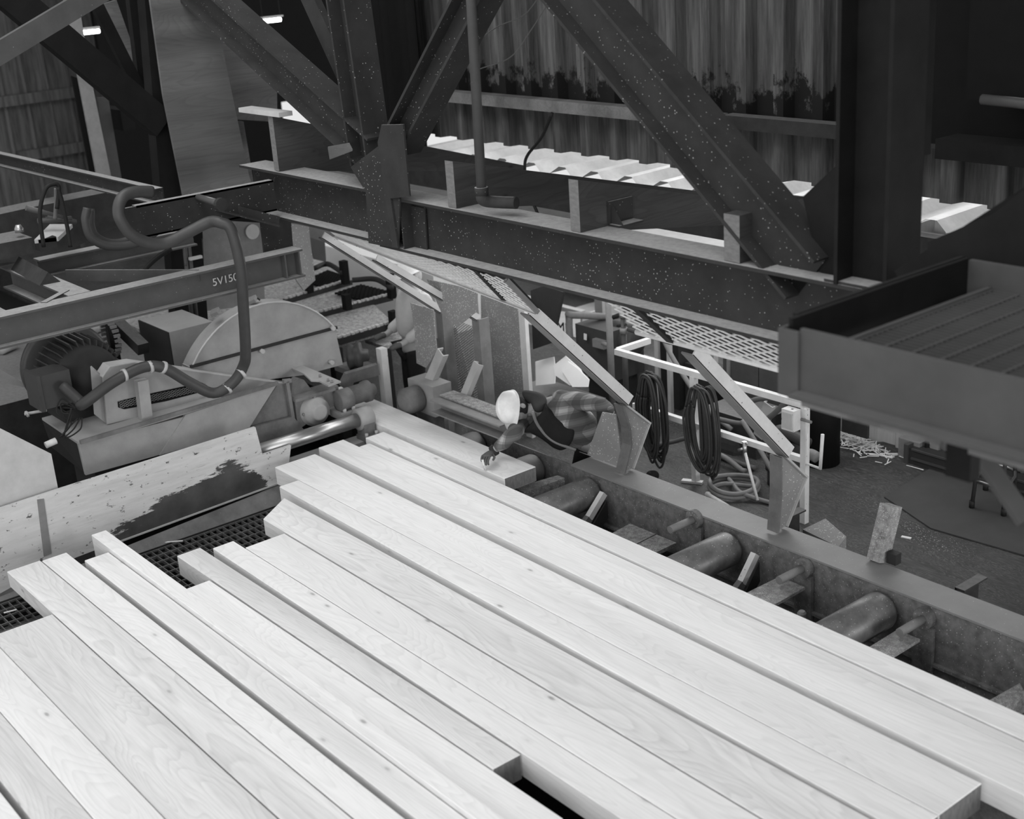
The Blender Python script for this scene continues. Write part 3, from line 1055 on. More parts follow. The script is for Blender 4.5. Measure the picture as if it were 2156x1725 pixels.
# the two farther arms carry sheet guards and a mesh cage
for X, top, bot, low, lab in ((-9.5, (657, 490), (926, 660), (940, 862), 'farthest pale bracket arm, left one above the wire mesh cage'), (-9.0, (772, 540), (1003, 676), (1016, 850), 'pale bracket arm ending at the right side of the wire mesh cage')):
    g = thing('bracket_arm', lab, 'bracket', (X, 6.6, 0), 'bracket arms over the roll case')
    T, B = at(*top, x=X), at(*bot, x=X)
    T = T.lerp(B, .06)
    nrm = V((0, -(B - T).z, (B - T).y)).normalized()
    nrm = nrm if nrm.z > 0 else -nrm
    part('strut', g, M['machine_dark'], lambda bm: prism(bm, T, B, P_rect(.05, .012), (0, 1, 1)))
    part('strut_side', g, M['white'], lambda bm: poly(bm, [T + V((.025, 0, 0)), B + V((.025, 0, 0)), B + V((.025, 0, 0)) + nrm * .058, T + V((.025, 0, 0)) + nrm * .058], (-1, 0, 0), .012))  # paler side face on the darker strut
    part('post', g, M['mid'], lambda bm: (box(bm, (X - .05, B.y - .012, .0), (X + .05, B.y, B.z + .02)), box(bm, (X + .038, B.y, 0), (X + .05, B.y + .10, B.z + .02))))

yb = 6.79
p0, p1 = at(950, 690, y=yb), at(1003, 680, y=yb)
t = thing('mesh_cage', 'wire mesh guard cage between the two far bracket arms', 'cage', (-9.25, yb, 0))
ca, cb, cc, cd = at(947, 668, y=yb), at(1002, 690, y=yb), at(1008, 810, y=yb), at(955, 845, y=yb)
part('mesh', t, M['mid'], lambda bm: diamond_mesh(bm, ca, cb - ca, cd - ca, 24, 34, .005, .004, (0, -1, 0)))
part('side_plate', t, M['plate'], lambda bm: poly(bm, [at(928, 652, y=yb - .02), at(950, 660, y=yb - .02), at(960, 870, y=yb - .02), at(935, 870, y=yb - .02)], (0, 1, 0), .01))
part('post', t, M['plate'], lambda bm: box(bm, (at(935, 860, y=yb).x, yb, 0), (at(935, 860, y=yb).x + .05, yb + .05, .6)))
part('inner_plate', t, M['mid'], lambda bm: poly(bm, [at(946, 690, y=yb + .15), at(960, 690, y=yb + .15), at(1003, 850, y=yb + .15), at(980, 850, y=yb + .15)], (0, 1, 0), .01))

for (pts, y, mat, lab) in (([(864, 638), (912, 653), (919, 740), (897, 775), (877, 765), (873, 698)], 6.46, 'plate', 'speckled sheet guard in front of the standing worker\'s apron'),
                           ([(898, 588), (1004, 612), (1004, 655), (962, 690), (930, 660)], 6.30, 'plate', 'grey sheet guard beside the standing worker\'s shoulder'),
                           ([(1012, 618), (1104, 652), (1108, 925), (1018, 900), (1016, 838)], 7.35, 'plate', 'big speckled sheet guard behind the white hard hat')):
    one('guard_sheet', lab, 'sheet', M[mat], lambda bm: poly(bm, [at(*p, y=y) for p in pts], (0, 1, 0), .01))
for (a, b, w, y, mat, lab) in (((1004, 612), (1022, 882), .05, 7.33, 'light', 'thin upright post at the left edge of the big sheet guard'), ((1111, 650), (1117, 846), .085, 7.32, 'white', 'white painted post at the right edge of the big sheet guard')):
    pa, pb = at(*a, y=y), at(*b, y=y)
    one('guard_post', lab, 'post', M[mat], lambda bm: box(bm, (pb.x - w / 2, y - .04, 0), (pb.x + w / 2, y, pa.z)))
p = at(1118, 612, y=7.7)
one('dark_board', 'black tilted panel hanging right of the big sheet guard', 'panel', M['dark'], lambda bm: poly(bm, [at(*q, y=7.7) for q in ((1117, 612), (1146, 602), (1185, 615), (1163, 722), (1122, 736))], (0, 1, 0), .03))

# channel arms leaning on the base beam under the worker
t = thing('timber_stop', 'dusty steel beam with a leaning channel arm beside the worker', 'frame', at(1015, 880, y=6.3))
a, b = at(930, 848, y=6.22), at(1078, 918, y=6.22)
b.z = a.z
part('beam', t, M['mid'], lambda bm: prism(bm, a, b, P_C(.12, .12, .012, 1), (0, 0, 1)))
part('top_plate', t, M['dusty'], lambda bm: prism(bm, a + V((0, .06, .07)), b + V((0, .06, .07)), P_rect(.15, .012), (0, 0, 1)))
part('leg', t, M['mid'], lambda bm: (box(bm, (a.x - .07, 6.28, -.595), (a.x - .01, 6.34, a.z - .02)),))
c0, c1 = at(970, 845, y=6.34), at(1003, 764, y=6.48)
part('channel_arm', t, M['light'], lambda bm: prism(bm, c0, c1, P_C(.05, .085, .01, 1), (1, 0, 0)))
t = thing('timber_stop', 'leaning channel arm on a grey block left of the mesh cage', 'frame', at(860, 850, y=6.2))
c0, c1 = at(893, 822, y=6.36), at(927, 742, y=6.40)
part('channel_arm', t, M['light'], lambda bm: prism(bm, c0, c1, P_C(.06, .10, .01, 1), (1, 0, 0)))
k0 = at(862, 830, y=6.12)
part('block', t, M['machine'], lambda bm: box(bm, (k0.x - .22, 6.26, k0.z - .22), (k0.x + .16, 6.46, k0.z + .06)))
part('roller_end', t, M['machine_dark'], lambda bm: lathe(bm, (k0.x - .05, 6.255, k0.z - .08), (0, -1, 0), [(0, .10), (.02, .12), (.16, .12), (.18, .08)], 24), True)
part('leg', t, M['machine_dark'], lambda bm: box(bm, (k0.x - .15, 6.28, -.595), (k0.x + .1, 6.42, k0.z - .22)))

# ================================================================== hung expanded-metal catwalk
t = thing('mesh_walkway', 'white expanded metal walkway under the girder, right run', 'walkway', (-5.6, 5.6, 2.0))
y1, z1 = 5.70, at(1500, 741, y=5.70).z
xa, xb = at(1345, 700, y=y1).x, -2.6
mu = V((0, -.355, .355))
part('mesh', t, M['mesh_white'], lambda bm: diamond_mesh(bm, (xa, y1, z1), (xb - xa, 0, 0), mu, int((xb - xa) / .066), 7, .009, .006, (0, -.8, .6)))
part('shade_backing', t, M['dark'], lambda bm: poly(bm, [V((xa + .02, y1, z1)) + V((0, .02, .02)), V((xb, y1, z1)) + V((0, .02, .02)), V((xb, y1, z1)) + mu + V((0, .02, .02)), V((xa + .02, y1, z1)) + mu + V((0, .02, .02))], (0, 1, 1), .008))  # dark sheet added behind the mesh to give its holes their shade
part('edge_bar', t, M['mesh_white'], lambda bm: cyl(bm, (xa - .02, y1, z1), (xb, y1, z1), .020, 10))
pq = at(1415, 728, y=5.70)
part('cross_bar', t, M['dark'], lambda bm: bar(bm, V((pq.x, y1 + .01, z1 - .02)), V((pq.x, y1, z1 - .02)) + mu, .06, .02, (0, .7, .7)))
t = thing('mesh_walkway', 'white expanded metal walkway panel at the left, above the standing worker', 'walkway', (-8.2, 5.6, 2.0))
m0, m1 = at(704, 494, x=-9.45), at(1130, 657, x=-6.98)
dq = at(1055, 578, x=-6.98) - m1
u = dq
part('mesh', t, M['mesh_white'], lambda bm: diamond_mesh(bm, m0, m1 - m0, V((0, -1, 1)) * .035, 42, 7, .009, .006, (0, -.8, .6), u * .86))
part('shade_backing', t, M['dark'], lambda bm: poly(bm, [q + V((0, .02, .02)) for q in (m0, m1, m1 + u * .86, m0 + V((0, -1, 1)) * .035)], (0, 1, 1), .008))  # added dark sheet; the shade in the mesh holes is its colour
part('edge_angle', t, M['white'], lambda bm: prism(bm, m0 + V((0, .01, -.02)), m1 + V((0, .01, -.02)), P_L(.03, .035, .006, 1, 1), (0, 0, 1)))
part('end_bar', t, M['mid'], lambda bm: bar(bm, m1 + V((.01, 0, 0)), m1 + dq * .86, .03, .03))
part('cross_bar', t, M['dark'], lambda bm: bar(bm, m1 + (m0 - m1) * .14, m1 + (m0 - m1) * .14 + u * .82, .05, .02))

# ================================================================== white railing, hoses and hydraulics beyond the roll case
RY = 7.54
t = thing('railing', 'chipped white painted steel railing around the hose pit', 'railing', (-6.8, RY, 0))
A0, A1 = at(1297, 736, y=RY), at(1693, 857, y=RY)
zt = (A0.z + A1.z) / 2
xp = [at(1465, 1015, y=RY).x, at(1693, 1102, y=RY).x]
part('top_rail', t, M['white'], lambda bm: (bar(bm, (A0.x, RY, zt), (A1.x + .02, RY, zt), .045, .05), bar(bm, (A0.x, RY + .02, zt), (A0.x, RY + .40, zt), .045, .05)))
zm = at(1465, 895, y=RY).z
part('mid_rail', t, M['white'], lambda bm: bar(bm, (at(1335, 848, y=RY).x, RY, zm), (xp[1], RY, zm), .045, .045))
for x in xp:
    part('post', t, M['white'], lambda bm: bar(bm, (x, RY, 0), (x, RY, zt - .025), .05, .05, (1, 0, 0)))
part('foot_bar', t, M['white'], lambda bm: bar(bm, (xp[0] - .1, RY - .06, .012), (xp[0] + .06, RY + .02, .012), .05, .02))
part('pipe_hook', t, M['white'], lambda bm: tube(bm, [at(1698, 912, y=RY), at(1697, 976, y=RY), at(1727, 987, y=RY - .04), at(1732, 915, y=RY - .04)], .014, 8, 0))
jb = at(1668, 884, y=RY - .09)
t = thing('junction_box', 'small pale junction box hung at the railing corner', 'box', jb)
part('housing', t, M['white'], lambda bm: box(bm, (jb.x - .07, jb.y - .04, jb.z - .08), (jb.x + .045, jb.y + .04, jb.z + .085)))
part('lid', t, M['light'], lambda bm: box(bm, (jb.x - .06, jb.y - .048, jb.z - .06), (jb.x + .035, jb.y - .04, jb.z + .06)))
part('stem', t, M['mid'], lambda bm: (cyl(bm, jb + V((0, 0, .085)), V((jb.x, jb.y, zt - .03)), .01, 8), cyl(bm, jb + V((.045, .05, 0)), jb + V((.14, .05, 0)), .012, 8)))


def hose_bundle(name, label, top, drop, wid, n, y, rad, mat):
    g = thing(name, label, 'hose', top, 'hose bundles on the railing')
    for k in range(n):
        w = wid * random.uniform(.25, 1.0)
        d = drop * random.uniform(.78, 1.0)
        ox, oy = random.uniform(-.06, .06), random.uniform(-.05, .07)
        c = V((top.x + ox, y + oy, top.z - random.uniform(0, .05)))
        pts = [c + V((-w * .4, 0, -d * .25)), c + V((-w * .22, 0, -.03)), c, c + V((w * .3, 0, -.05)), c + V((w * .5, 0, -d * .35)), c + V((w * .45, .02, -d * .8)), c + V((w * .05, .03, -d)), c + V((-w * .4, .02, -d * .8)), c + V((-w * .5, 0, -d * .42)), c + V((-w * .4, 0, -d * .25))]
        part('loop', g, M[mat], lambda bm: tube(bm, pts, rad, 7, 6), True)
    return g


hose_bundle('hose_bundle', 'black hose bundle looped over the railing behind the wide bracket', at(1372, 784, y=7.44), .84, .34, 18, 7.40, .010, 'conduit')
hose_bundle('hose_bundle', 'black hose bundle hanging right of the middle railing post', at(1482, 812, y=7.44), .80, .30, 16, 7.40, .010, 'conduit')
c = at(1545, 1026, z=.04)
t = thing('coiled_hose', 'pale hose coiled in a ring on the pit floor', 'hose', (c.x, c.y, 0))
for k in range(2):
    part('coil', t, M['hose_pale'], lambda bm: tube(bm, [c + V((math.cos(a) * (.20 - .004 * k), math.sin(a) * (.20 - .004 * k), .035 * k + .01 * math.sin(a * 2))) for a in [2 * PI * q / 16 for q in range(17)]], .019, 8, 4), True)
part('tail', t, M['hose_pale'], lambda bm: tube(bm, [c + V((-.15, .1, .0)), c + V((0, 0, .02)), c + V((.15, -.08, .02)), c + V((.32, -.02, -.015)), c + V((.55, .02, -.018))], .019, 8), True)
part('tail', t, M['hose_pale'], lambda bm: tube(bm, [c + V((.12, .12, .0)), c + V((-.05, -.05, .03)), c + V((-.12, -.13, .0))], .019, 8), True)
for (pts, y, r, mat, lab) in (([(1470, 950), (1520, 960), (1560, 1005), (1570, 1050)], 7.95, .024, 'hose_pale', 'thick pale hose arching down behind the second hose bundle'),
                              ([(1508, 960), (1555, 985), (1580, 1030), (1590, 1060)], 8.05, .022, 'hose', 'grey hose beside the arching pale hose'),
                              ([(1510, 882), (1560, 892), (1610, 885), (1650, 850), (1640, 838), (1590, 842), (1575, 858)], 8.11, .024, 'hose', 'grey hose looping over the pump behind the railing'),
                              ([(1562, 885), (1590, 930), (1630, 1000), (1650, 1040)], 7.78, .02, 'hose_pale', 'pale straight hose sloping down behind the narrow bracket'),
                              ([(1380, 980), (1420, 930), (1452, 925), (1470, 960), (1475, 1005)], 7.85, .02, 'hose', 'grey hose loop behind the first hose bundle'),
                              ([(1390, 700), (1420, 760), (1480, 850), (1540, 905)], 8.2, .022, 'hose_pale', 'pale sloping pipe behind the railing')):
    q = [at(*p, y=y) for p in pts]
    for v in q:
        v.z = max(v.z, .03)
    one('hanging_hose', lab, 'hose', M[mat], lambda bm: tube(bm, q, r, 8), 'loose hoses in the pit', smooth=True)
a, b = at(1568, 950, y=7.42), at(1595, 1054, y=7.34)
t = thing('spray_pipe', 'slim white pipe with a tap leaning over the coiled hose', 'pipe', b)
part('pipe', t, M['white'], lambda bm: cyl(bm, a, b, .012, 10), True)
part('tap', t, M['chrome'], lambda bm: (cyl(bm, a + V((0, 0, -.06)), a + V((0, 0, .08)), .018, 10), cyl(bm, a + V((-.05, -.02, .0)), a + V((0, 0, .02)), .012, 8), bar(bm, a + V((-.03, 0, .07)), a + V((.03, 0, .07)), .012, .008)))
a, b = at(1488, 1040, z=.03), at(1524, 1066, z=.02)
one('tube_fitting', 'white tapered tube lying at the trough edge', 'tube', M['white'], lambda bm: lathe(bm, a, (b - a), [(0, .02), (.02, .028), (.05, .02), (.3, .034)], 12), smooth=True)

# pump, cabinets and pipes behind the railing
k0 = at(1570, 800, y=8.75)
t = thing('cabinet', 'dark grey steel cabinet behind the railing', 'cabinet', (k0.x, 8.9, 0))
ca, cb = at(1521, 745, y=8.75), at(1660, 760, y=8.75)
part('body', t, M['dark_dust'], lambda bm: box(bm, (ca.x, 8.76, 0), (cb.x + .1, 9.1, ca.z)))
mx = at(1598, 780, y=8.75).x
part('door', t, M['beam'], lambda bm: box(bm, (ca.x + .01, 8.745, .1), (mx - .005, 8.76, ca.z - .01)))
part('door', t, M['beam'], lambda bm: box(bm, (mx + .005, 8.745, .1), (cb.x + .09, 8.76, ca.z - .01)))
hd = at(1533, 775, y=8.73)
part('handle', t, M['mid'], lambda bm: box(bm, (hd.x - .01, 8.72, hd.z - .08), (hd.x + .015, 8.745, hd.z + .08)))
p0 = at(1752, 962, z=0)
one('tank', 'black round tank standing right of the railing corner', 'tank', M['black'], lambda bm: lathe(bm, (p0.x, 8.58, 0), (0, 0, 1), [(0, .16), (.62, .16), (.66, .12)], 28), smooth=True)
t = thing('elbow_pipe', 'dusty grey elbow pipes behind the railing corner', 'pipe', at(1635, 985, y=8.0))
e0 = at(1628, 960, y=7.95)
part('elbow', t, M['conduit'], lambda bm: tube(bm, [V((e0.x, 7.95, 0)), e0, e0 + V((0, 0, .16)), e0 + V((.07, 0, .24)), e0 + V((.18, 0, .24)), e0 + V((.36, 0, .2))], .05, 12, 6), True)
part('elbow', t, M['mid'], lambda bm: tube(bm, [e0 + V((.40, -.10, .12)), e0 + V((.46, -.10, .17)), e0 + V((.53, -.10, .16))], .045, 12, 6), True)
part('collar', t, M['conduit'], lambda bm: (cyl(bm, e0 + V((0, 0, -.12)), e0 + V((0, 0, -.06)), .065, 14), cyl(bm, e0 + V((0, 0, -.03)), e0 + V((0, 0, .02)), .062, 14)))
t = thing('pale_mount', 'pale sloping channel on the pump behind the railing', 'bracket', at(1590, 920, y=8.15))
part('channel', t, M['light'], lambda bm: prism(bm, at(1595, 920, y=8.15), at(1617, 852, y=8.15), P_C(.04, .10, .008), (1, 0, 0)))
one('pump_motor', 'dusty dark pump motor behind the middle railing post', 'motor', M['dark_dust'], lambda bm: (box(bm, (at(1490, 990, y=8.3).x, 8.25, 0), (at(1600, 990, y=8.3).x, 8.7, .34)), lathe(bm, at(1500, 930, y=8.35), (1, 0, 0), [(0, .13), (.03, .17), (.4, .17), (.45, .1)], 20)))
for (px, top, bot, lab) in ((1388, 690, 880, 'thin white upright post left of the hose bundle'), (1413, 700, 870, 'second thin upright post behind the first hose bundle')):
    q = at(px, bot, y=8.6)
    one('upright', lab, 'post', M['light'], lambda bm: box(bm, (q.x - .02, 8.58, 0), (q.x + .02, 8.62, at(px, top, y=8.6).z)))
one('dark_upright', 'dark machine frame behind the first hose bundle', 'frame', M['dark'], lambda bm: (box(bm, (at(1400, 800, y=8.8).x, 8.7, 0), (at(1445, 800, y=8.8).x, 9.0, at(1420, 690, y=8.8).z)), box(bm, (at(1450, 800, y=8.8).x, 8.75, 0), (at(1515, 800, y=8.8).x, 8.95, at(1480, 770, y=8.8).z))))

# pale corrugated bin and hydraulic tank in the middle distance
c0, c1 = at(1262, 720, y=8.95), at(1398, 720, y=8.95)
t = thing('corrugated_bin', 'pale corrugated bin behind the railing corner', 'bin', (c0.x, 8.8, 0))
part('front', t, M['tin'], lambda bm: corr_sheet(bm, (c0.x, 8.95), (c1.x, 8.95), 0, at(1300, 735, y=8.95).z, .19, .03, (0, -1, 0)))
part('side', t, M['tin'], lambda bm: corr_sheet(bm, (c1.x, 8.95), (c1.x, 9.7), 0, at(1300, 735, y=8.95).z, .19, .03, (1, 0, 0)))
part('rim', t, M['light'], lambda bm: (bar(bm, (c0.x, 8.93, at(1300, 735, y=8.95).z), (c1.x, 8.93, at(1300, 735, y=8.95).z), .04, .04), bar(bm, (c0.x, 8.93, at(1300, 735, y=8.95).z), (c0.x, 9.7, at(1300, 735, y=8.95).z), .04, .04)))
h0 = at(1258, 730, y=8.35)
t = thing('hydraulic_unit', 'dirty dark hydraulic unit inside a pipe frame', 'tank', (h0.x, 8.5, 0))
hx0, hx1 = at(1212, 700, y=8.3).x, at(1282, 700, y=8.3).x
hz0, hz1 = at(1250, 795, y=8.3).z, at(1250, 692, y=8.3).z
part('box', t, M['conduit'], lambda bm: box(bm, (hx0, 8.3, hz0), (hx1, 8.75, hz1)))
part('stand', t, M['dark'], lambda bm: box(bm, (hx0 + .1, 8.35, 0), (hx1 - .05, 8.7, hz0)))
part('pipe_frame', t, M['mid'], lambda bm: tube(bm, [(hx0 - .03, 8.25, hz0 + .1), (hx0 - .03, 8.25, hz1 + .05), (hx0 - .0, 8.28, hz1 + .09), at(1303, 669, y=8.72)], .035, 10, 4), True)
part('drum', t, M['conduit'], lambda bm: lathe(bm, at(1288, 707, y=8.55), (.95, .1, 0), [(0, .13), (.03, .17), (.30, .17), (.34, .12)], 22), True)
part('tag', t, M['paper'], lambda bm: poly(bm, [at(1229, 702, y=8.27), at(1235, 704, y=8.27), at(1235, 717, y=8.27), at(1229, 715, y=8.27)], (0, 1, 0), .004))
part('valve', t, M['mid'], lambda bm: (box(bm, at(1262, 728, y=8.25) - V((.10, 0, .03)), at(1262, 728, y=8.25) + V((.06, .05, .05))), cyl(bm, at(1268, 722, y=8.24), at(1282, 728, y=8.24), .02)))
p = at(1281, 640, y=8.1)
one('upright_pipe', 'rusty upright pipe in front of the hydraulic unit', 'pipe', M['mid'], lambda bm: cyl(bm, (p.x, 8.1, 0), (p.x, 8.1, p.z + .3), .032, 12), smooth=True)
v0 = at(1320, 870, y=8.0)
t = thing('valve_pipe', 'dark pipe with valves rising behind the railing corner', 'pipe', (v0.x, 8.0, 0))
part('pipe', t, M['conduit'], lambda bm: cyl(bm, (v0.x, 8.0, 0), (v0.x, 8.0, at(1316, 662, y=8.0).z), .026, 10), True)
part('tee', t, M['dark'], lambda bm: (cyl(bm, at(1292, 668, y=8.0), at(1330, 655, y=8.0), .022, 10), cyl(bm, at(1300, 686, y=8.0), at(1318, 684, y=8.0), .014, 8)))
part('collar', t, M['mid'], lambda bm: [cyl(bm, (v0.x, 8.0, z), (v0.x, 8.0, z + .05), .038, 12) for z in (.95, 1.1, 1.3)])
part('side_pipe', t, M['conduit'], lambda bm: cyl(bm, at(1322, 694, y=8.0), at(1410, 722, y=8.0), .018, 8))

# papers on a stand behind the worker
q0, q1 = at(1128, 815, y=7.85), at(1250, 830, y=7.85)
for k, (pts, lab) in enumerate((([(1127, 762), (1166, 752), (1170, 782), (1168, 808), (1128, 812)], 'white paper sheet at the left of the pile behind the worker'), ([(1165, 770), (1190, 750), (1222, 778), (1236, 806), (1200, 812), (1168, 790)], 'white folded paper in the middle of the pile'), ([(1196, 762), (1215, 775), (1240, 800), (1238, 815), (1205, 815), (1182, 780)], 'white paper leaning at the right of the pile'))):
    one('paper', lab, 'paper', M['paper'], lambda bm: poly(bm, [V((v.x, v.y, max(v.z, q1.z - .079))) for v in [at(*p, y=7.72 - .03 * k - (p[1] - 780) * .003) for p in pts]], (0, 1, .3), .008), 'papers behind the worker')
q0, q1 = at(1128, 815, y=7.85), at(1250, 830, y=7.85)
one('paper_stand', 'grey stand carrying the white papers', 'stand', M['mid'], lambda bm: (box(bm, (q0.x - .05, 7.55, q1.z - .12), (q1.x, 8.0, q1.z - .08)), box(bm, (q0.x, 7.6, 0), (q0.x + .06, 7.66, q1.z - .12)), box(bm, (q1.x - .1, 7.85, 0), (q1.x - .04, 7.91, q1.z - .12))))

# container with painted letters
yk = 9.6
s0, s1 = at(1165, 655, y=yk), at(1222, 672, y=yk)
zt2 = at(1180, 652, y=yk).z
t = thing('container', 'grey bin with dark painted letters MIL', 'bin', (s0.x, 10.0, 0))
part('front', t, M['mid'], lambda bm: box(bm, (s0.x - .6, yk, .35), (s1.x + .02, yk + .03, zt2)))
part('rim', t, M['light'], lambda bm: box(bm, (s0.x - .6, yk - .03, zt2), (s1.x + .04, yk + .05, zt2 + .05)))
part('side', t, M['tin'], lambda bm: box(bm, (s1.x, yk, .2), (s1.x + .03, yk + 1.2, zt2)))
part('bed', t, M['light'], lambda bm: box(bm, (s0.x - .6, yk + .03, zt2 - .35), (s1.x, yk + 1.2, zt2 - .3)))
def text_obj(name, body, size, loc, xdir, zdir, mat, parent):
    cu = bpy.data.curves.new(name, 'FONT')
    cu.body = body
    cu.size = size
    cu.extrude = .003
    tmp = bpy.data.objects.new(name, cu)
    COL.objects.link(tmp)
    dg = bpy.context.evaluated_depsgraph_get()
    me = bpy.data.meshes.new_from_object(tmp.evaluated_get(dg))
    bpy.data.objects.remove(tmp)
    xd, zd = V(xdir).normalized(), V(zdir).normalized()
    m = Matrix((xd, zd, xd.cross(zd))).transposed().to_4x4()
    m.translation = V(loc)
    me.transform(m)
    bm = newbm()
    bm.from_mesh(me)
    bpy.data.meshes.remove(me)
    return obj(name, bm, mat, parent)


text_obj('letters', 'MIL', .19, at(1172, 698, y=yk - .012), (1, 0, 0), (0, 0, 1), M['letters'], t)
one('far_board', 'pale boards stacked far behind the girder', 'board', M['light'], lambda bm: (box(bm, (-13.5, 11.2, 0), (-8.5, 12.3, .55)), box(bm, (-13.5, 10.9, .55), (-8.2, 12.3, .62))))
one('far_post', 'pale upright post far behind the hydraulic unit', 'post', M['light'], lambda bm: box(bm, at(1262, 690, y=9.3) * 1 - V((.06, 0, .9)), at(1262, 690, y=9.3) + V((.06, .06, 1.2))))

# ================================================================== right hand floor area
p = [at(*q, z=.012) for q in ((1862, 1046), (1960, 1112), (2300, 1210), (2300, 1060), (2040, 975), (1960, 985))]
one('floor_mat', 'dark rubber mat on the plank floor under the stool', 'mat', M['mat'], lambda bm: poly(bm, p, (0, 0, -1), .01))
sx, sy = at(1805, 1062, z=.02), at(2113, 1084, z=.02)
sc0 = at(1950, 1010, z=.02)
t = thing('stool', 'dark metal stool half hidden under the platform', 'stool', (sc0.x, sc0.y, 0))
feet = [at(2046, 1067, z=.02), at(2113, 1084, z=.02), at(2075, 1030, z=.02), at(2138, 1045, z=.02)]
fc = (feet[0] + feet[1] + feet[2] + feet[3]) / 4
for f in feet:
    top = fc + (f - fc) * .72 + V((0, 0, .62))
    part('leg', t, M['dark'], lambda bm: cyl(bm, f + V((0, 0, -.005)), top, .016, 10))
    part('foot', t, M['rubber'], lambda bm: cyl(bm, f + V((0, 0, -.006)), f + V((0, 0, .05)), .022, 10))
def at_h(f, h):
    return fc + (f - fc) * (1 - .28 * h / .62) + V((0, 0, h))


part('rung', t, M['chrome'], lambda bm: tube(bm, [at_h(feet[i], .22) for i in (0, 1, 3, 2, 0)], .011, 8, 3))
part('seat', t, M['dark'], lambda bm: lathe(bm, fc + V((0, 0, .62)), (0, 0, 1), [(0, .16), (.01, .18), (.04, .18), (.05, .16)], 28))
yl = 9.12
a, b = at(1925, 975, y=yl), at(2250, 1060, y=yl)
t = thing('baseboard_heater', 'long dark ribbed conveyor casing along the floor at the wall', 'casing', ((a.x + b.x) / 2, yl, 0))
part('casing', t, M['dark'], lambda bm: box(bm, (a.x, yl - .08, 0), (b.x + .6, yl + .04, .14)))
part('lip', t, M['conduit'], lambda bm: (box(bm, (a.x + .03, yl - .1, .05), (b.x + .6, yl - .08, .065)), box(bm, (a.x + .03, yl - .095, .13), (b.x + .6, yl - .08, .145))))
part('end_cap', t, M['conduit'], lambda bm: box(bm, (a.x - .04, yl - .1, 0), (a.x, yl + .05, .17)))
yl = 9.20
t = thing('wall_cover', 'plain grey sheet box standing against the pale wall', 'box', at(1940, 960, y=yl))
a, b = at(1907, 915, y=yl), at(1945, 965, y=yl)
part('box', t, M['mid'], lambda bm: box(bm, (a.x, yl - .1, 0), (b.x + .02, yl, a.z)))
part('strip', t, M['mid'], lambda bm: box(bm, (b.x + .09, yl - .05, 0), (b.x + .17, yl, a.z + .02)))
part('conduit', t, M['dark'], lambda bm: cyl(bm, (b.x + .06, yl - .05, 0), (b.x + .06, yl - .05, 1.6), .02))
v0, v1 = at(1942, 487, y=9.2), at(2004, 528, y=9.2)
t = thing('wall_vent', 'pale louvred vent high on the pale wall at the right', 'vent', v0)
part('frame', t, M['light'], lambda bm: box(bm, (v0.x, 9.16, v1.z), (v1.x, 9.2, v0.z)))
part('louvres', t, M['dark'], lambda bm: [box(bm, (v0.x + .12, 9.15, v1.z + .02 + k * .035), (v1.x - .01, 9.162, v1.z + .035 + k * .035)) for k in range(int((v0.z - v1.z - .04) / .035))])
a = at(1948, 900, y=9.2)
one('plywood_sheet', 'dark plywood sheet on the wall behind the stool', 'sheet', M['ply'], lambda bm: box(bm, (a.x + .1, 9.17, .15), (-3.6, 9.21, 1.6)))
a, b = at(1776, 860, y=8.95), at(1829, 900, y=8.95)
one('plywood_sheet', 'dark hanging sheet left of the pale wall strip', 'sheet', M['dark_dust'], lambda bm: box(bm, (a.x, 8.93, at(1800, 915, y=8.95).z), (b.x, 8.96, 1.9)))
def chips(bm):
    random.seed(3)
    c0 = at(1775, 930, z=0)
    for k in range(260):
        x, y = max(c0.x + random.gauss(.12, .22), cb.x + .24), min(c0.y + random.gauss(.02, .09), 9.10)
        a2 = random.uniform(0, PI)
        h = max(0, .10 - abs(x - c0.x - .05) * .25) * random.random()
        d = V((math.cos(a2), math.sin(a2), random.uniform(-.2, .2))) * random.uniform(.02, .09)
        bar(bm, V((x, y, .008 + h)) - d, V((x, y, .008 + h)) + d, .008, .004)


tag(one('shavings', 'heap of pale wood shavings against the wall', 'shavings', M['wood'], chips), kind='stuff')
for (a, b, lab) in (((1847, 957), (1880, 964), 'pale offcut strip on the floor near the shavings heap'), ((1898, 1130), (1918, 1134), 'pale chip on the floor at the mat edge'), ((2012, 1118), (2030, 1124), 'pale chip lying on the plank floor at the right')):
    p, q = at(*a, z=.006), at(*b, z=.006)
    one('offcut', lab, 'offcut', M['wood'], lambda bm: bar(bm, p, q, .025, .008))
# block and leaning timber post at the trough edge
b0 = at(1765, 1148, z=.28)
one('wood_block', 'wide dusty wooden block against the trough flange', 'block', M['plate'], lambda bm: poly(bm, [at(1690, 1115, z=.30), at(1738, 1092, z=.30), at(1782, 1130, z=.30), at(1765, 1152, z=.30)], (0, 0, -1), .28))
XQ = -4.62
b0 = at(1822, 1178, z=.46)
XQ = b0.x
q = [at(1822, 1180, x=XQ), at(1850, 1063, x=XQ)]
q[0].y = max(q[0].y, 6.50)
t = thing('leaning_post', 'sawdust covered square post leaning beside the trough flange', 'post', q[0])
part('post', t, M['dusty'], lambda bm: bar(bm, q[0] + V((.06, .05, .0)), q[1] + V((.06, .05, 0)), .11, .10, (1, 0, 0)))
part('clip', t, M['dark'], lambda bm: box(bm, (q[0].x + .12, q[0].y + .06, .455), (q[0].x + .19, q[0].y + .12, .53)))
for (px, lab) in (((2025, 1246), 'dark angle stub standing behind the flange at the right'), ((1648, 1100), 'dark angle stub behind the flange at the narrow bracket')):
    q = at(*px, y=6.78)
    one('angle_stub', lab, 'stub', M['dark_dust'], lambda bm: (box(bm, (q.x, 6.70, 0), (q.x + .012, 6.95, q.z + .06)), box(bm, (q.x, 6.70, q.z + .05), (q.x + .07, 6.95, q.z + .062))))

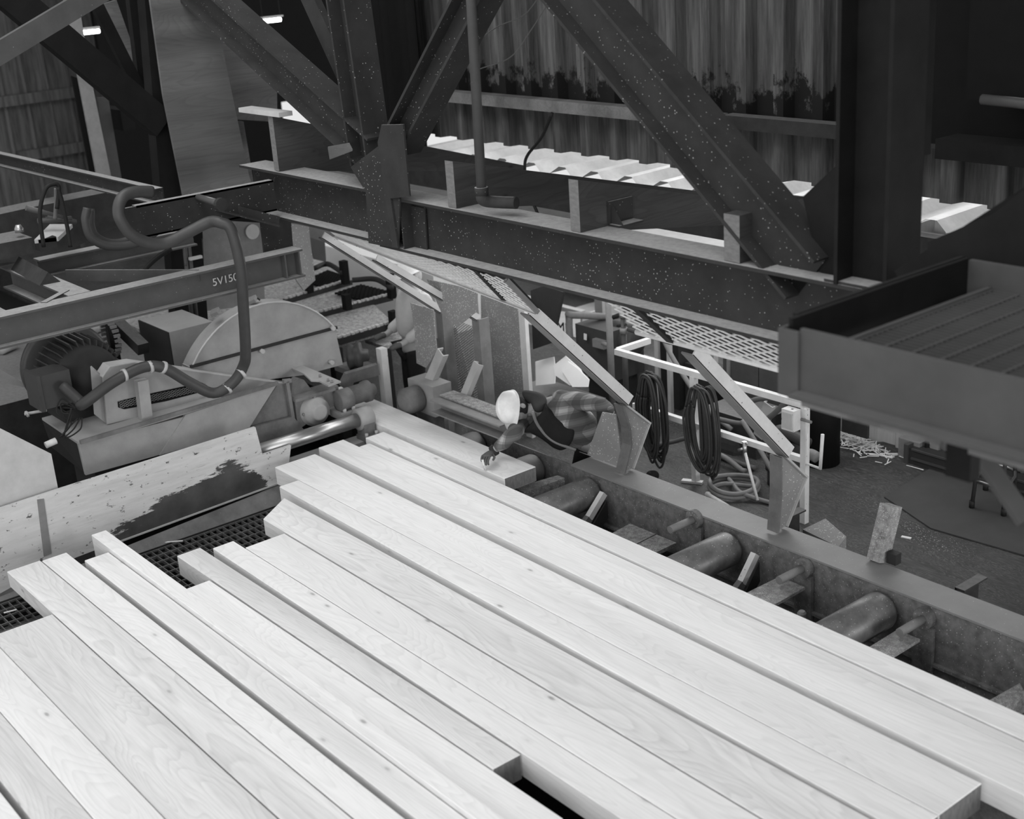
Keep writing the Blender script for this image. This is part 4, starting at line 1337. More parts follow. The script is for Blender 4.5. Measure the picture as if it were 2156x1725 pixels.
# ================================================================== trim saw behind the stop board
SX = -9.66
t = thing('trim_saw', 'grey trim saw with round blade hood, belt guard and finned motor', 'saw', (-10.0, 4.6, .2))


def pl(px, x, th, d=(-1, 0, 0)):
    return lambda bm: poly(bm, [at(*p, x=x) for p in px], d, th)


part('base_box', t, M['machine'], pl([(165, 935), (181, 1001), (340, 957), (395, 876)], SX, .03))
part('base_patch', t, M['machine'], pl([(391, 874), (336, 959), (523, 904), (583, 809)], SX + .012, .03))
zt = at(165, 933, x=SX).z
b1, b2 = at(168, 934, z=zt), at(88, 880, z=zt)
b3, b4 = at(318, 815, z=zt), at(390, 874, z=zt)
part('base_top', t, M['machine'], lambda bm: poly(bm, [b1, b2, V((b2.x, 4.55, zt)), V((SX - .01, 4.55, zt))], (0, 0, -1), .02))
part('base_top_lip', t, M['machine_dark'], lambda bm: bar(bm, b1 + V((.012, 0, .012)), at(583, 806, x=SX) + V((.012, 0, .0)), .03, .03))
part('base_side', t, M['dark'], lambda bm: poly(bm, [at(168, 936, x=SX - .02), at(183, 1000, x=SX - .02), V((b2.x, b1.y + .05, at(183, 1000, x=SX).z)), V((b2.x, b2.y, zt - .03))], (0, 1, 0), .02))
part('base_back', t, M['dark'], lambda bm: box(bm, (SX - .5, b1.y + .1, -.6), (SX - .06, 5.05, zt - .12)))
part('end_recess', t, M['machine_dark'], pl([(584, 812), (607, 806), (616, 884), (522, 904)], SX - .03, .02))
part('end_frame', t, M['machine_dark'], lambda bm: [bar(bm, at(*a, x=SX + .01), at(*b, x=SX + .01), .03, .035, (1, 0, 0)) for a, b in (((603, 803), (617, 888)), ((520, 905), (618, 880)), ((596, 803), (612, 801)))])
part('end_plate', t, M['machine_dark'], pl([(535, 905), (620, 880), (640, 905), (640, 925), (548, 955)], SX + .03, .03))

# arbor bearing
hb = at(672, 868, x=SX + .10)
bh = part('bearing_housing', t, M['machine_dark'], lambda bm: (poly(bm, [at(*p, x=SX + .02) for p in ((620, 838), (712, 812), (716, 845), (628, 905))], (-1, 0, 0), .10), box(bm, (SX - .12, hb.y - .19, hb.z + .13), (SX + .06, hb.y + .21, hb.z + .155))))
part('bearing_ring', bh, M['machine'], lambda bm: lathe(bm, hb + V((-.12, 0, 0)), (1, 0, 0), [(0, .135), (.02, .14), (.05, .14), (.06, .12), (.10, .115), (.105, .075), (.14, .072), (.145, .055)], 32), True)
part('bearing_bolts', bh, M['mid'], lambda bm: bolts(bm, [hb + V((-.06, .12 * math.cos(a), .12 * math.sin(a))) for a in (0, 1.57, 3.14, 4.71)], (1, 0, 0), .014, .02))
zc = at(640, 790, x=-9.75).z
tp = part('top_plate', t, M['machine'], lambda bm: poly(bm, [at(590, 768, z=zc), at(610, 761, z=zc), at(718, 806, z=zc), at(692, 815, z=zc), at(672, 805, z=zc), at(655, 804, z=zc), at(640, 790, z=zc)], (0, 0, 1), .014))
part('plate_bolts', tp, M['mid'], lambda bm: bolts(bm, [at(*p, z=zc + .014) for p in ((603, 766), (612, 768), (691, 803), (699, 806), (674, 794))], (0, 0, 1), .013, .022))
part('bearing_cap', bh, M['machine_dark'], lambda bm: poly(bm, [at(*p, x=SX - .06) for p in ((612, 835), (616, 806), (628, 797), (640, 800), (660, 826))], (-1, 0, 0), .08))

# blade hood: segment of a disc above a splayed lower box
HX = -9.96
cy, cz0, R = 5.185, None, .86
hz = at(560, 737, x=HX).z
ha, hbp = at(400, 772, x=HX), at(708, 693, x=HX)
htop = at(575, 634, x=HX)
half = (hbp.y - ha.y) / 2
rise = htop.z - hz
R = (half * half + rise * rise) / (2 * rise)
hc = V((HX, (ha.y + hbp.y) / 2, htop.z - R))
an = math.asin(min(1, half / R))


def hood(bm):
    pts = [hc + V((0, R * math.sin(-an + 2 * an * k / 32), R * math.cos(-an + 2 * an * k / 32))) for k in range(33)]
    poly(bm, pts, (-1, 0, 0), .16)


uh = part('upper_hood', t, M['machine'], hood)
part('hood_edge', uh, M['light'], lambda bm: tube(bm, [hc + V((.004, R * math.sin(-an + 2 * an * k / 24), R * math.cos(-an + 2 * an * k / 24))) for k in range(25)], .008, 6, 0))
part('hood_seam', t, M['dark'], lambda bm: bar(bm, V((HX + .01, ha.y, ha.z)), V((HX + .01, hbp.y, ha.z)), .03, .022))
lh = part('lower_hood', t, M['machine'], pl([(400, 774), (706, 695), (722, 768), (640, 790), (560, 800), (420, 800)], HX - .002, .15))
for (c, lab) in (((533, 634), 0), ((455, 660), 1)):
    p = at(*c, x=HX - .06)
    part('lug', uh, M['mid'], lambda bm: lathe(bm, p + V((0, 0, 0)), (0, -.5, .9), [(0, .05), (.03, .05), (.031, .02)], 4))
part('lift_handle', uh, M['dark'], lambda bm: tube(bm, [at(533, 637, x=HX - .07), at(538, 624, x=HX - .07), at(547, 632, x=HX - .07)], .008, 6, 0))
for c in ((694, 762), (697, 690), (548, 738)):
    part('hood_bolt', lh, M['light'], lambda bm: cyl(bm, at(*c, x=HX), at(*c, x=HX) + V((.05, 0, 0)), .02, 8))

# belt guard between motor and arbor
BX = -9.86
bg_ = part('belt_guard', t, M['machine'], pl([(217, 796), (232, 773), (282, 765), (455, 789), (640, 815), (560, 838), (452, 838), (330, 868), (226, 894)], BX, .02))
part('guard_top', bg_, M['light'], lambda bm: [poly(bm, [at(*a, x=BX + .002), at(*b, x=BX + .002), at(*b, x=BX + .002) + V((-.14, 0, 0)), at(*a, x=BX + .002) + V((-.14, 0, 0))], (0, 0, 1), .008) for a, b in (((217, 796), (232, 773)), ((232, 773), (282, 765)), ((282, 765), (455, 789)), ((455, 789), (640, 815)))])
part('guard_slot', bg_, M['black'], pl([(248, 846), (262, 842), (330, 826), (425, 806), (436, 812), (434, 823), (350, 845), (262, 862), (249, 858)], BX + .006, .004))
so, su, sv = at(250, 846, x=BX + .012), at(432, 808, x=BX + .012), at(252, 860, x=BX + .012)
part('guard_mesh', bg_, M['machine_dark'], lambda bm: diamond_mesh(bm, so, su - so, sv - so, 46, 3, .004, .003, (1, 0, 0)))
part('guard_end', bg_, M['machine'], pl([(190, 772), (217, 796), (226, 894), (198, 872)], BX - .06, .02, (-.7, .7, 0)))
part('support_post', t, M['machine'], lambda bm: prism(bm, at(308, 892, x=SX - .10), at(297, 800, x=SX - .10), P_rect(.09, .07), (1, 0, 0)))

# motor
mc = at(172, 790, x=-10.35)
mb = part('motor_body', t, M['dark'], lambda bm: lathe(bm, mc + V((-.30, 0, 0)), (1, 0, 0), [(0, .24), (.03, .27), (.44, .27), (.50, .24), (.52, .14), (.60, .12)], 40), True)


def fins(bm):
    for k in range(34):
        a = 2 * PI * k / 34
        d = V((0, math.cos(a), math.sin(a)))
        s = V((0, -math.sin(a), math.cos(a)))
        poly(bm, [mc + d * .265 + V((-.22, 0, 0)), mc + d * .265 + V((.13, 0, 0)), mc + d * .315 + V((.10, 0, 0)), mc + d * .315 + V((-.22, 0, 0))], s, .010)


part('motor_fins', mb, M['dark_dust'], fins)
part('fan_cover', mb, M['conduit'], lambda bm: lathe(bm, mc + V((-.40, 0, 0)), (1, 0, 0), [(0, .20), (.01, .36), (.10, .375), (.11, .345), (.112, .25)], 48), True)
part('motor_feet', mb, M['dark'], lambda bm: box(bm, (mc.x - .2, mc.y - .26, zt), (mc.x + .18, mc.y + .26, mc.z - .20)))
tb = at(108, 812, x=-10.15)
part('terminal_box', mb, M['conduit'], lambda bm: (box(bm, (tb.x - .12, tb.y - .12, tb.z - .14), (tb.x + .12, tb.y + .12, tb.z + .13)), box(bm, (tb.x - .14, tb.y - .15, tb.z - .15), (tb.x + .14, tb.y - .12, tb.z + .14))))
part('adjuster_bolt', t, M['light'], lambda bm: (cyl(bm, at(52, 872, x=-10.1), at(98, 864, x=-10.1), .012, 8), cyl(bm, at(55, 873, x=-10.1), at(59, 871, x=-10.1), .026, 6)))

# conduit and drop hose
hp = [(132, 812, -9.98), (168, 845, -9.85), (176, 850, -9.8), (238, 805, -9.75), (300, 774, -9.72), (345, 775, -9.66), (400, 806, -9.60), (450, 828, -9.55), (490, 806, -9.5), (512, 772, -9.45)]
dh = one('drop_hose', 'thick grey cable hose looping from the overhead arm down to the saw motor', 'hose', M['conduit'], lambda bm: tube(bm, [at(a, b, x=c) for a, b, c in hp] + [at(517, 740, x=-9.35), at(512, 640, x=-9.16), at(506, 560, x=-9.08), at(487, 485, x=-9.10), at(466, 470, x=-9.15), at(440, 468, x=-9.25), at(395, 490, x=-9.32), at(340, 514, x=-9.36), at(285, 500, x=-9.36), at(255, 465, x=-9.36), at(250, 435, x=-9.38), at(262, 412, x=-9.40), at(288, 404, x=-9.42), at(320, 404, x=-9.44)], .044, 10, 6), smooth=True)
for k, (c, x, lab) in enumerate((((508, 786), -9.46, 'pale clamp ring at the upper bend of the drop hose'), ((478, 818), -9.52, 'pale clamp ring low on the drop hose'), ((344, 774), -9.66, 'pale cable tie on the hose above the belt guard, right one'), ((316, 773), -9.70, 'pale cable tie on the hose above the belt guard, left one'), ((262, 790), -9.74, 'pale cable tie where the hose leaves the motor'))):
    p = at(*c, x=x)
    dd = (at(c[0] + 10, c[1] + (-9 if k < 2 else -3 if k > 2 else 3), x=x) - p).normalized()
    tag(part('clamp', dh, M['light'], lambda bm: cyl(bm, p - dd * .012, p + dd * .012, .050, 16)), lab)
one('loose_wire', 'thin dark wires tangled in front of the motor', 'wire', M['rubber'], lambda bm: [tube(bm, [at(160, 860, x=-9.62), at(130, 840 + 10 * k, x=-9.66), at(120 + 12 * k, 870, x=-9.6), at(150, 890 - 14 * k, x=-9.56), at(128 + 4 * k, 920, x=-9.56), at(140 + 14 * k, 905, x=-9.55), at(165 + 4 * k, 880, x=-9.58)], .006, 6) for k in range(3)])
a, b = at(96, 938, x=-9.5), at(118, 928, x=-9.5)
one('plug', 'white plug end lying left of the saw base', 'plug', M['white'], lambda bm: cyl(bm, a, b, .025, 10))
one('sill_plate', 'dark dirty floor plate between the saw base and the stop board', 'plate', M['dark_dust'], lambda bm: box(bm, (-9.62, 2.9, .58), (-9.31, 4.2, .62)))

# bright shaft and its bearing
s0, s1 = at(551, 949, x=-9.38), at(795, 884, x=-9.38)
s1.z = s0.z
s1.y = min(s1.y, 5.655)
t = thing('shaft', 'bright polished steel shaft from the stop board to its bearing', 'shaft', s1)
part('shaft', t, M['chrome'], lambda bm: cyl(bm, s0 + V((0, -.05, 0)), s1, .062, 28), True)
part('collar', t, M['machine'], lambda bm: lathe(bm, s1 + V((0, -.07, 0)), (0, 1, 0), [(0, .07), (0.001, .095), (.13, .095), (.14, .08)], 28), True)
part('foot', t, M['machine_dark'], lambda bm: (box(bm, (s1.x - .02, s1.y - .08, s1.z - .17), (s1.x + .14, s1.y + .06, s1.z - .13)), box(bm, (s1.x - .03, s1.y - .06, s1.z - .17), (s1.x + .09, s1.y + .05, s1.z - .02))))
part('foot_bolts', t, M['light'], lambda bm: bolts(bm, [s1 + V((.115, q, -.13)) for q in (-.06, .04)], (0, 0, 1), .016, .03))
part('bed_bar', t, M['machine'], lambda bm: (box(bm, (-9.46, s0.y + .1, .28), (-9.29, s1.y + .065, s1.z - .171)), box(bm, (-9.46, s0.y + .1, -.6), (-9.42, s1.y + .065, .28))))
k = at(728, 842, x=-9.55)
t = thing('pillow_block', 'grey pillow block bolted beside the arbor bearing', 'bearing', k)
part('body', t, M['machine_dark'], lambda bm: lathe(bm, k + V((-.02, -.07, .0)), (0, 1, 0), [(0, .07), (.001, .095), (.12, .095), (.13, .05)], 24), True)
part('foot', t, M['machine'], lambda bm: box(bm, (k.x - .12, k.y - .1, k.z - .15), (k.x + .07, k.y + .07, k.z - .09)))
part('foot_bolts', t, M['light'], lambda bm: bolts(bm, [k + V((.045, q, -.09)) for q in (-.05, .04)], (0, 0, 1), .018, .035))

# ================================================================== far transfer deck with chains
DZ = .85
p = [at(*q, z=DZ) for q in ((560, 620), (700, 800), (838, 700), (838, 590), (690, 560), (600, 570))]
t = thing('transfer_deck', 'sawdust covered transfer deck with three chain tracks', 'deck', at(720, 680, z=DZ) - V((0, 0, .3)))
part('deck_plate', t, M['dusty'], lambda bm: poly(bm, [at(715, 722, z=DZ), at(838, 688, z=DZ), V((-14.6, 8.3, DZ)), V((-14.6, 5.2, DZ)), V((-10.35, 5.2, DZ))], (0, 0, -1), .04))
for (a, b) in (((600, 636), (738, 595)), ((655, 668), (824, 626)), ((712, 719), (836, 682))):
    q0, q1 = at(*a, z=DZ + .02), at(*b, z=DZ + .02)
    part('chain_track', t, M['dark'], lambda bm: bar(bm, q0, q1, .07, .06))

    def chain(bm):
        L = (q1 - q0).length
        d = (q1 - q0) / L
        n = int(L / .05)
        for i in range(n):
            c = q0 + d * (.05 * i + .02) + V((0, 0, .04))
            bar(bm, c - d * .018, c + d * .018, .05 if i % 2 else .03, .02)
    part('chain', t, M['light'], chain)
for c, h in (((651, 616), .13), ((731, 652), .16), ((829, 684), .14), ((727, 598), .26), ((825, 628), .26)):
    q = at(*c, z=DZ + .05)
    part('lug', uh, M['black'], lambda bm: box(bm, (q.x - .04, q.y - .03, q.z), (q.x + .04, q.y + .04, q.z + h)))
for c in (((705, 618), (760, 600), (822, 612), (775, 636)), ((640, 592), (690, 570), (726, 590), (680, 606))):
    q = [at(*k2, z=DZ + .03) for k2 in c]
    part('mesh_mat', t, M['black'], lambda bm: diamond_mesh(bm, q[0], q[1] - q[0], q[3] - q[0], 12, 9, .02, .02, (0, 0, 1)))
for c in (((662, 565), (690, 556), (722, 575)), ((742, 590), (790, 588), (825, 606))):
    part('curved_rail', t, M['dark'], lambda bm: tube(bm, [at(*k2, z=DZ + .18) for k2 in c], .03, 8), True)
part('leg', t, M['dark'], lambda bm: box(bm, (-13.5, 6.0, -.6), (-13.4, 6.1, DZ - .04)))
part('leg', t, M['dark'], lambda bm: box(bm, (-10.8, 6.2, -.6), (-10.7, 6.3, DZ - .04)))
# small shelf, white post, sheave
q = [at(*k2, z=.72) for k2 in ((768, 716), (812, 730), (850, 712), (838, 696), (812, 700))]
t = thing('shelf', 'small dusty shelf left of the standing worker', 'shelf', q[0] - V((0, 0, .72)))
part('top', t, M['dusty'], lambda bm: poly(bm, q, (0, 0, -1), .03))
part('leg', t, M['dark'], lambda bm: box(bm, (q[1].x - .06, q[1].y, -.6), (q[1].x, q[1].y + .06, .69)))
a, b = at(803, 733, x=-9.95), at(818, 838, x=-9.95)
one('marker_post', 'peeling white square post beside the sheave', 'post', M['white'], lambda bm: box(bm, (a.x - .04, a.y - .035, -.6), (a.x + .04, a.y + .035, a.z)))
k = at(762, 752, x=-10.0)
t = thing('sheave', 'dark grooved sheave with hub above the plate with holes', 'pulley', k)
part('wheel', t, M['conduit'], lambda bm: lathe(bm, k + V((-.12, -.08, 0)), (.6, .8, 0), [(0, .09), (.02, .125), (.06, .10), (.07, .10), (.10, .125), (.13, .12), (.14, .06), (.19, .055), (.20, .035)], 30), True)
part('bracket', t, M['machine_dark'], lambda bm: box(bm, (k.x - .3, k.y - .12, k.z - .16), (k.x + .02, 6.22, k.z - .11)))
part('stand', t, M['dark'], lambda bm: box(bm, (k.x - .28, 6.095, -.6), (k.x - .1, 6.115, k.z - .16)))
q = [at(*k2, x=-9.9) for k2 in ((716, 812), (728, 788), (795, 768), (800, 790), (745, 806), (740, 830))]
one('slotted_plate', 'grey plate with oval holes below the sheave', 'plate', M['machine_dark'], lambda bm: poly(bm, q, (-1, 0, .5), .03))
for (c, x, r, L, lab) in (((765, 826), -9.72, .085, .28, 'dark roller end beside the peeling white post'),):
    q0 = at(*c, x=x)
    one('roller_stub', lab, 'roller', M['machine_dark'], lambda bm: lathe(bm, q0 - V((0, L * .6, 0)), (0, 1, 0), [(0, r * .8), (.01, r), (L * .6, r), (L * .62, r * 1.15), (L * .8, r * 1.15), (L * .82, r * .7), (L, r * .6)], 24), smooth=True)
one('skid_beam', 'dark machine bed under the transfer deck', 'bed', M['dark'], lambda bm: box(bm, (-10.3, 6.12, -.6), (-9.95, 6.40, .3)))
# light bench boards far behind the deck
one('far_bench', 'bright stacked boards beyond the transfer deck', 'boards', M['paper'], lambda bm: (box(bm, (-14.9, 8.6, .0), (-12.4, 9.4, .78)),))

# square duct box behind the hood
k = at(356, 700, x=-10.5)
zb = k.z
c2, c3 = at(414, 664, z=zb), at(300, 672, z=zb)
t = thing('steel_box', 'square grey steel box with a dark side behind the motor', 'box', V((k.x - .3, k.y, .9)))
part('body', t, M['machine'], lambda bm: poly(bm, [k, V((k.x, c2.y, zb)), V((c3.x, c2.y, zb)), V((c3.x, k.y, zb))], (0, 0, -1), .62))
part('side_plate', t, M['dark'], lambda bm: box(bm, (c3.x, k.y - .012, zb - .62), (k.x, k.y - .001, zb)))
part('stand', t, M['dark'], lambda bm: box(bm, (c3.x + .05, k.y + .05, -.6), (k.x - .05, k.y + .12, zb - .62)))

# ================================================================== overhead steel at the left
t = thing('cross_beam', 'steel beam with the chalk mark 5V1500 in front of the saw', 'beam', (-9.3, 3.8, 1.97))
e0, e1 = at(-150, 697, x=-9.3), at(640, 563, x=-9.3)
zc = (2.19 + 1.965) / 2
part('beam', t, M['beam'], lambda bm: prism(bm, (-9.37, 1.4, zc), (-9.37, e1.y, zc), P_I(.16, .225, .016, .012)))
for px in (592, 622):
    q = at(px, 565, x=-9.37)
    part('stiffener', t, M['beam'], lambda bm: box(bm, (-9.365, q.y, zc - .10), (-9.295, q.y + .012, zc + .10)))
q = at(448, 603, x=-9.355)
text_obj('chalk_mark', '5V1500', .085, q, (0, 1, .02), (0, 0, 1), M['chalk'], t)
part('side_beam', t, M['beam'], lambda bm: prism(bm, (-10.9, 3.43, 2.10), (-9.46, 3.43, 2.10), P_I(.17, .18, .014, .012), (0, 0, 1)))
part('angle_piece', t, M['dark_dust'], lambda bm: prism(bm, (-10.7, 3.45, 2.19), (-9.95, 3.40, 2.19), [(-.08, 0), (.08, 0), (0, .09)], (0, 0, 1)))
part('side_beam', t, M['beam'], lambda bm: prism(bm, (-11.0, 2.95, 2.02), (-9.46, 2.95, 2.02), P_I(.14, .12, .014, .012), (0, 0, 1)))
part('flat_bar', t, M['beam'], lambda bm: prism(bm, at(92, 638, z=2.19), at(140, 612, z=2.19), P_rect(.05, .012), (0, 0, 1)))
part('hanger_plate', t, M['truss'], lambda bm: poly(bm, [at(*p, x=-9.62) for p in ((549, 468), (612, 455), (619, 545), (560, 562))], (-1, 0, 0), .02))
b0, b1 = at(80, 566, x=-10.95), at(405, 492, x=-10.95)
part('rear_beam', t, M['beam'], lambda bm: prism(bm, (-10.95, b0.y, 2.10), (-10.95, b1.y, 2.10), P_I(.14, .15, .014, .012)))
part('diagonal_brace', t, M['beam'], lambda bm: prism(bm, at(140, 580, z=2.15), at(420, 580, z=2.15), P_rect(.012, .09), (0, 0, 1)))
t = thing('overhead_arm', 'dark channel arm with a rounded end reaching out from the girder', 'arm', (-9.6, 4.5, 2.45))
z0, z1 = at(600, 440, x=-9.6).z, at(600, 375, x=-9.6).z
q0 = at(262, 450, x=-9.6)
part('channel', t, M['truss'], lambda bm: (box(bm, (-9.615, q0.y, z0), (-9.6, 5.195, z1)), box(bm, (-9.68, q0.y + .1, z1 - .014), (-9.6, 5.195, z1)), box(bm, (-9.68, q0.y + .1, z0), (-9.6, 5.195, z0 + .014))))
a, b = at(414, 416, x=-9.85), at(474, 432, x=-9.15)
part('hook_pipe', t, M['beam'], lambda bm: cyl(bm, at(418, 416, x=-9.58), at(470, 431, x=-9.12), .028, 12), True)
part('hook_ring', t, M['dark'], lambda bm: lathe(bm, at(462, 430, x=-9.15), (1, 0, 0), [(0, .03), (0.001, .05), (.04, .05), (.041, .035)], 14))
part('outrigger', t, M['truss'], lambda bm: prism(bm, at(395, 425, x=-9.75), at(585, 474, x=-9.5), P_L(.09, .07, .01, 1, 1), (0, 0, 1)))

# dark plywood panel and pale one beside it
one('duct_panel', 'tall dark plywood panel hanging above the overhead arm', 'panel', M['ply'], lambda bm: poly(bm, [at(*p, x=-10.84) for p in ((300, -120), (344, 200), (392, 440), (545, 425), (525, 372), (471, 111), (420, -160))], (-1, 0, 0), .03))
one('hanging_batten', 'grey batten along the right edge of the dark plywood panel', 'batten', M['old_wood'], lambda bm: poly(bm, [at(*p, x=-11.2) for p in ((500, 255), (513, 256), (540, 420), (528, 420))], (-1, 0, 0), .05))
one('hanging_board', 'pale flaky chipboard sheet beside the tall dark panel', 'sheet', M['old_wood'], lambda bm: poly(bm, [at(*p, x=-12) for p in ((455, 60), (583, 150), (584, 257), (490, 251))], (-1, 0, 0), .02))

t = thing('side_frame', 'dark diagonal framing steel at the upper left corner', 'frame', (-11, 4.6, 2.4))


def mem(name, a, b, x, w, h, mat='truss_plain', grow=1.0, pr=None):
    p, q = at(*a, x=x), at(*b, x=x)
    p = p + (p - q) * (grow - 1)
    return part(name, t, M[mat], lambda bm: prism(bm, p, q, pr or P_rect(w, h), (0, 0, 1) if abs((q - p).normalized().z) < .95 else (0, 1, 0)))


mem('brace', (0, -25), (340, 262), -11, .14, .24, grow=1.3)
mem('brace', (-20, 122), (230, -28), -10, .06, .15, 'beam', grow=1.2)
mem('post', (318, 0), (352, 420), -11.1, .15, .18, grow=1.3)
mem('brace', (178, -40), (296, 195), -11.4, .06, .10, grow=1.2)
mem('post', (275, -30), (302, 200), -11.5, .08, .09, grow=1.2)
mem('strut', (306, -20), (330, 205), -11.9, .08, .10, 'mid', grow=1.1)
mem('strut', (235, 20), (290, 175), -12.2, .05, .13, 'old_wood', grow=1.1)
b0 = at(345, 407, z=2.72)
part('channel_rail', t, M['truss'], lambda bm: prism(bm, at(-200, 286, z=2.70), b0 + V((0, 0, -.02)), P_C(.07, .13, .012, 1), (0, 0, 1)))
part('foot_plate', t, M['truss_plain'], lambda bm: poly(bm, [at(*p, x=-11.05) for p in ((300, 205), (345, 207), (362, 405), (318, 260))], (-1, 0, 0), .03))

# speckled wall columns at the far left
t = thing('wall_column', 'sawdust speckled steel column before the far left wall', 'column', at(228, 430, x=-14))
part('web', t, M['mid'], lambda bm: poly(bm, [at(*p, x=-14) for p in ((165, 165), (192, 165), (246, 430), (216, 432))], (-1, 0, 0), .03))
part('flange', t, M['black'], lambda bm: poly(bm, [at(*p, x=-14.05) for p in ((151, 160), (165, 165), (216, 432), (203, 430))], (-1, 0, 0), .03))  # shadow side of the column, its shade put in as black
part('web', t, M['mid'], lambda bm: poly(bm, [at(*p, x=-14) for p in ((130, -30), (160, -30), (192, 165), (165, 165))], (-1, 0, 0), .03))
t = thing('wall_column', 'plain dark column right of the speckled column', 'column', at(250, 430, x=-14.4))
part('web', t, M['conduit'], lambda bm: poly(bm, [at(*p, x=-14.4) for p in ((205, 205), (228, 205), (265, 430), (240, 432))], (-1, 0, 0), .03))
one('wall_shelf', 'dark bracket box on the plain column', 'bracket', M['black'], lambda bm: box(bm, at(258, 268, x=-14.6) - V((.3, .12, 0)), at(258, 232, x=-14.3) + V((0, .12, 0))))
for (a, b, lab) in (((-30, 219), (158, 195), 'upper horizontal rail on the far left wall'), ((40, 330), (330, 285), 'lower horizontal rail on the far left wall')):
    p, q = at(*a, x=-21.85), at(*b, x=-21.85)
    q.z = p.z
    one('wall_rail', lab, 'rail', M['far_wall'], lambda bm: bar(bm, p, q, .10, .16), 'rails of the far left wall')
for (a, lab) in (((192, 67), 'lit tube lamp at the far left ceiling'), ((572, 43), 'lit tube lamp above the roof truss diagonal')):
    c = at(*a, x=-16)
    g = thing('tube_lamp', lab, 'lamp', c, 'tube lamps')
    w = .10 if a[0] < 300 else .13
    part('tube', g, M['lamp'], lambda bm: cyl(bm, c + V((0, -w, -.0)), c + V((0, w, 0)), .026, 10))
    part('reflector', g, M['light'], lambda bm: poly(bm, [c + V((-.05, -w - .02, .035)), c + V((.05, -w - .02, .035)), c + V((.05, w + .02, .035)), c + V((-.05, w + .02, .035))], (0, 0, 1), .02))
    part('hanger', g, M['dark'], lambda bm: [cyl(bm, c + V((0, s * w, .05)), c + V((0, s * w, 4.0)), .006, 6) for s in (-1, 1)])

# control post and pipes between beam and arm
t = thing('control_column', 'black column with pipes behind the hose loop', 'column', at(400, 690, x=-11.9))
part('column', t, M['black'], lambda bm: poly(bm, [at(*p, x=-11.9) for p in ((352, 440), (420, 440), (440, 700), (372, 700))], (-1, 0, 0), .15))
part('pipe', t, M['beam'], lambda bm: [cyl(bm, at(a, 520, x=-11.6), at(a + 18, 690, x=-11.6), .02, 8) for a in (388, 398)])
part('elbow', t, M['beam'], lambda bm: tube(bm, [at(362, 520, x=-11.6), at(388, 514, x=-11.6), at(392, 560, x=-11.6)], .02, 8, 4))
part('bracket', t, M['light'], lambda bm: box(bm, at(405, 545, x=-11.55) - V((.02, .03, .01)), at(418, 541, x=-11.55) + V((.02, .03, .01))))
one('stained_panel', 'stained pale plywood panel behind the beam, pale disc on it', 'panel', M['mid'], lambda bm: poly(bm, [at(*p, x=-12.2) for p in ((428, 478), (470, 465), (552, 470), (556, 590), (558, 640), (436, 655))], (-1, 0, 0), .02))
c = at(531, 488, x=-12.17)
one('disc_sign', 'pale disc on the stained plywood panel', 'disc', M['light'], lambda bm: cyl(bm, c, c + V((.015, 0, 0)), .075, 20))
one('speckled_panel', 'sawdust speckled steel post behind the chalk marked beam end', 'panel', M['plate'], lambda bm: poly(bm, [at(*p, x=-11.6) for p in ((612, 470), (650, 478), (664, 590), (640, 612), (624, 590))], (-1, 0, 0), .03))
one('upright_plate', 'dark upright behind the speckled post at the bright doorway', 'plate', M['conduit'], lambda bm: poly(bm, [at(*p, x=-13.5) for p in ((652, 500), (684, 510), (687, 552), (662, 546))], (-1, 0, 0), .03))

# valve group and hoses at the left
for k, (pts, x, r, mat, lab) in enumerate((([(92, 520), (84, 450), (95, 400), (112, 388), (124, 395), (120, 440)], -10.4, .017, 'rubber', 'thin black hose arching over the valve block, left one'),
                                           ([(122, 395), (132, 430), (142, 480), (148, 520)], -10.33, .017, 'rubber', 'thin black hose dropping right of the valve block'),
                                           ([(118, 396), (118, 430), (116, 462)], -10.47, .017, 'hose', 'short grey hose on the valve pipes'),
                                           ([(184, 438), (180, 465), (192, 500), (230, 518), (290, 512), (340, 480), (378, 462)], -10.2, .035, 'conduit', 'thick grey hose sagging between the beams, lower one'),
                                           ([(192, 440), (192, 475), (205, 500), (240, 512), (285, 500), (330, 475), (372, 470)], -10.36, .032, 'conduit', 'thick grey hose sagging between the beams, upper one'),
                                           ([(360, 524), (335, 540), (312, 560), (298, 580)], -10.6, .022, 'rubber', 'black hose curving from the elbow pipe down'))):
    one('hanging_hose', lab, 'hose', M[mat], lambda bm: tube(bm, [at(*p, x=x) for p in pts], r, 8), 'hoses at the left', smooth=True)
t = thing('valve_block', 'pale valve block with pipes left of the sagging hoses', 'valve', at(105, 520, x=-10.6))
zb = at(120, 470, x=-10.6).z
part('plate', t, M['light'], lambda bm: poly(bm, [at(72, 505, x=-10.5), at(105, 472, x=-10.9), at(152, 472, x=-10.9), at(122, 500, x=-10.5)], (0, 0, -1), .03))
part('block', t, M['dark'], lambda bm: box(bm, at(85, 530, x=-10.5) - V((.1, 0, 0)), at(118, 498, x=-10.5)))
part('pipe', t, M['beam'], lambda bm: [cyl(bm, at(a, b, x=-10.7), at(c2, d, x=-10.7), .022, 8) for a, b, c2, d in ((55, 438, 142, 462), (98, 455, 160, 468), (80, 465, 150, 460))])
one('dark_box', 'dark steel box on the left picture edge above the beams', 'box', M['dark_dust'], lambda bm: box(bm, at(-60, 560, x=-10.6) - V((.4, 0, 0)), V((-10.6, at(68, 500, x=-10.6).y, at(68, 500, x=-10.6).z))))
one('shiny_cap', 'small shiny cap standing on the dark box', 'cap', M['chrome'], lambda bm: lathe(bm, at(41, 489, x=-10.7), (0, 0, 1), [(0, .035), (.03, .035), (.06, .02)], 14), smooth=True)
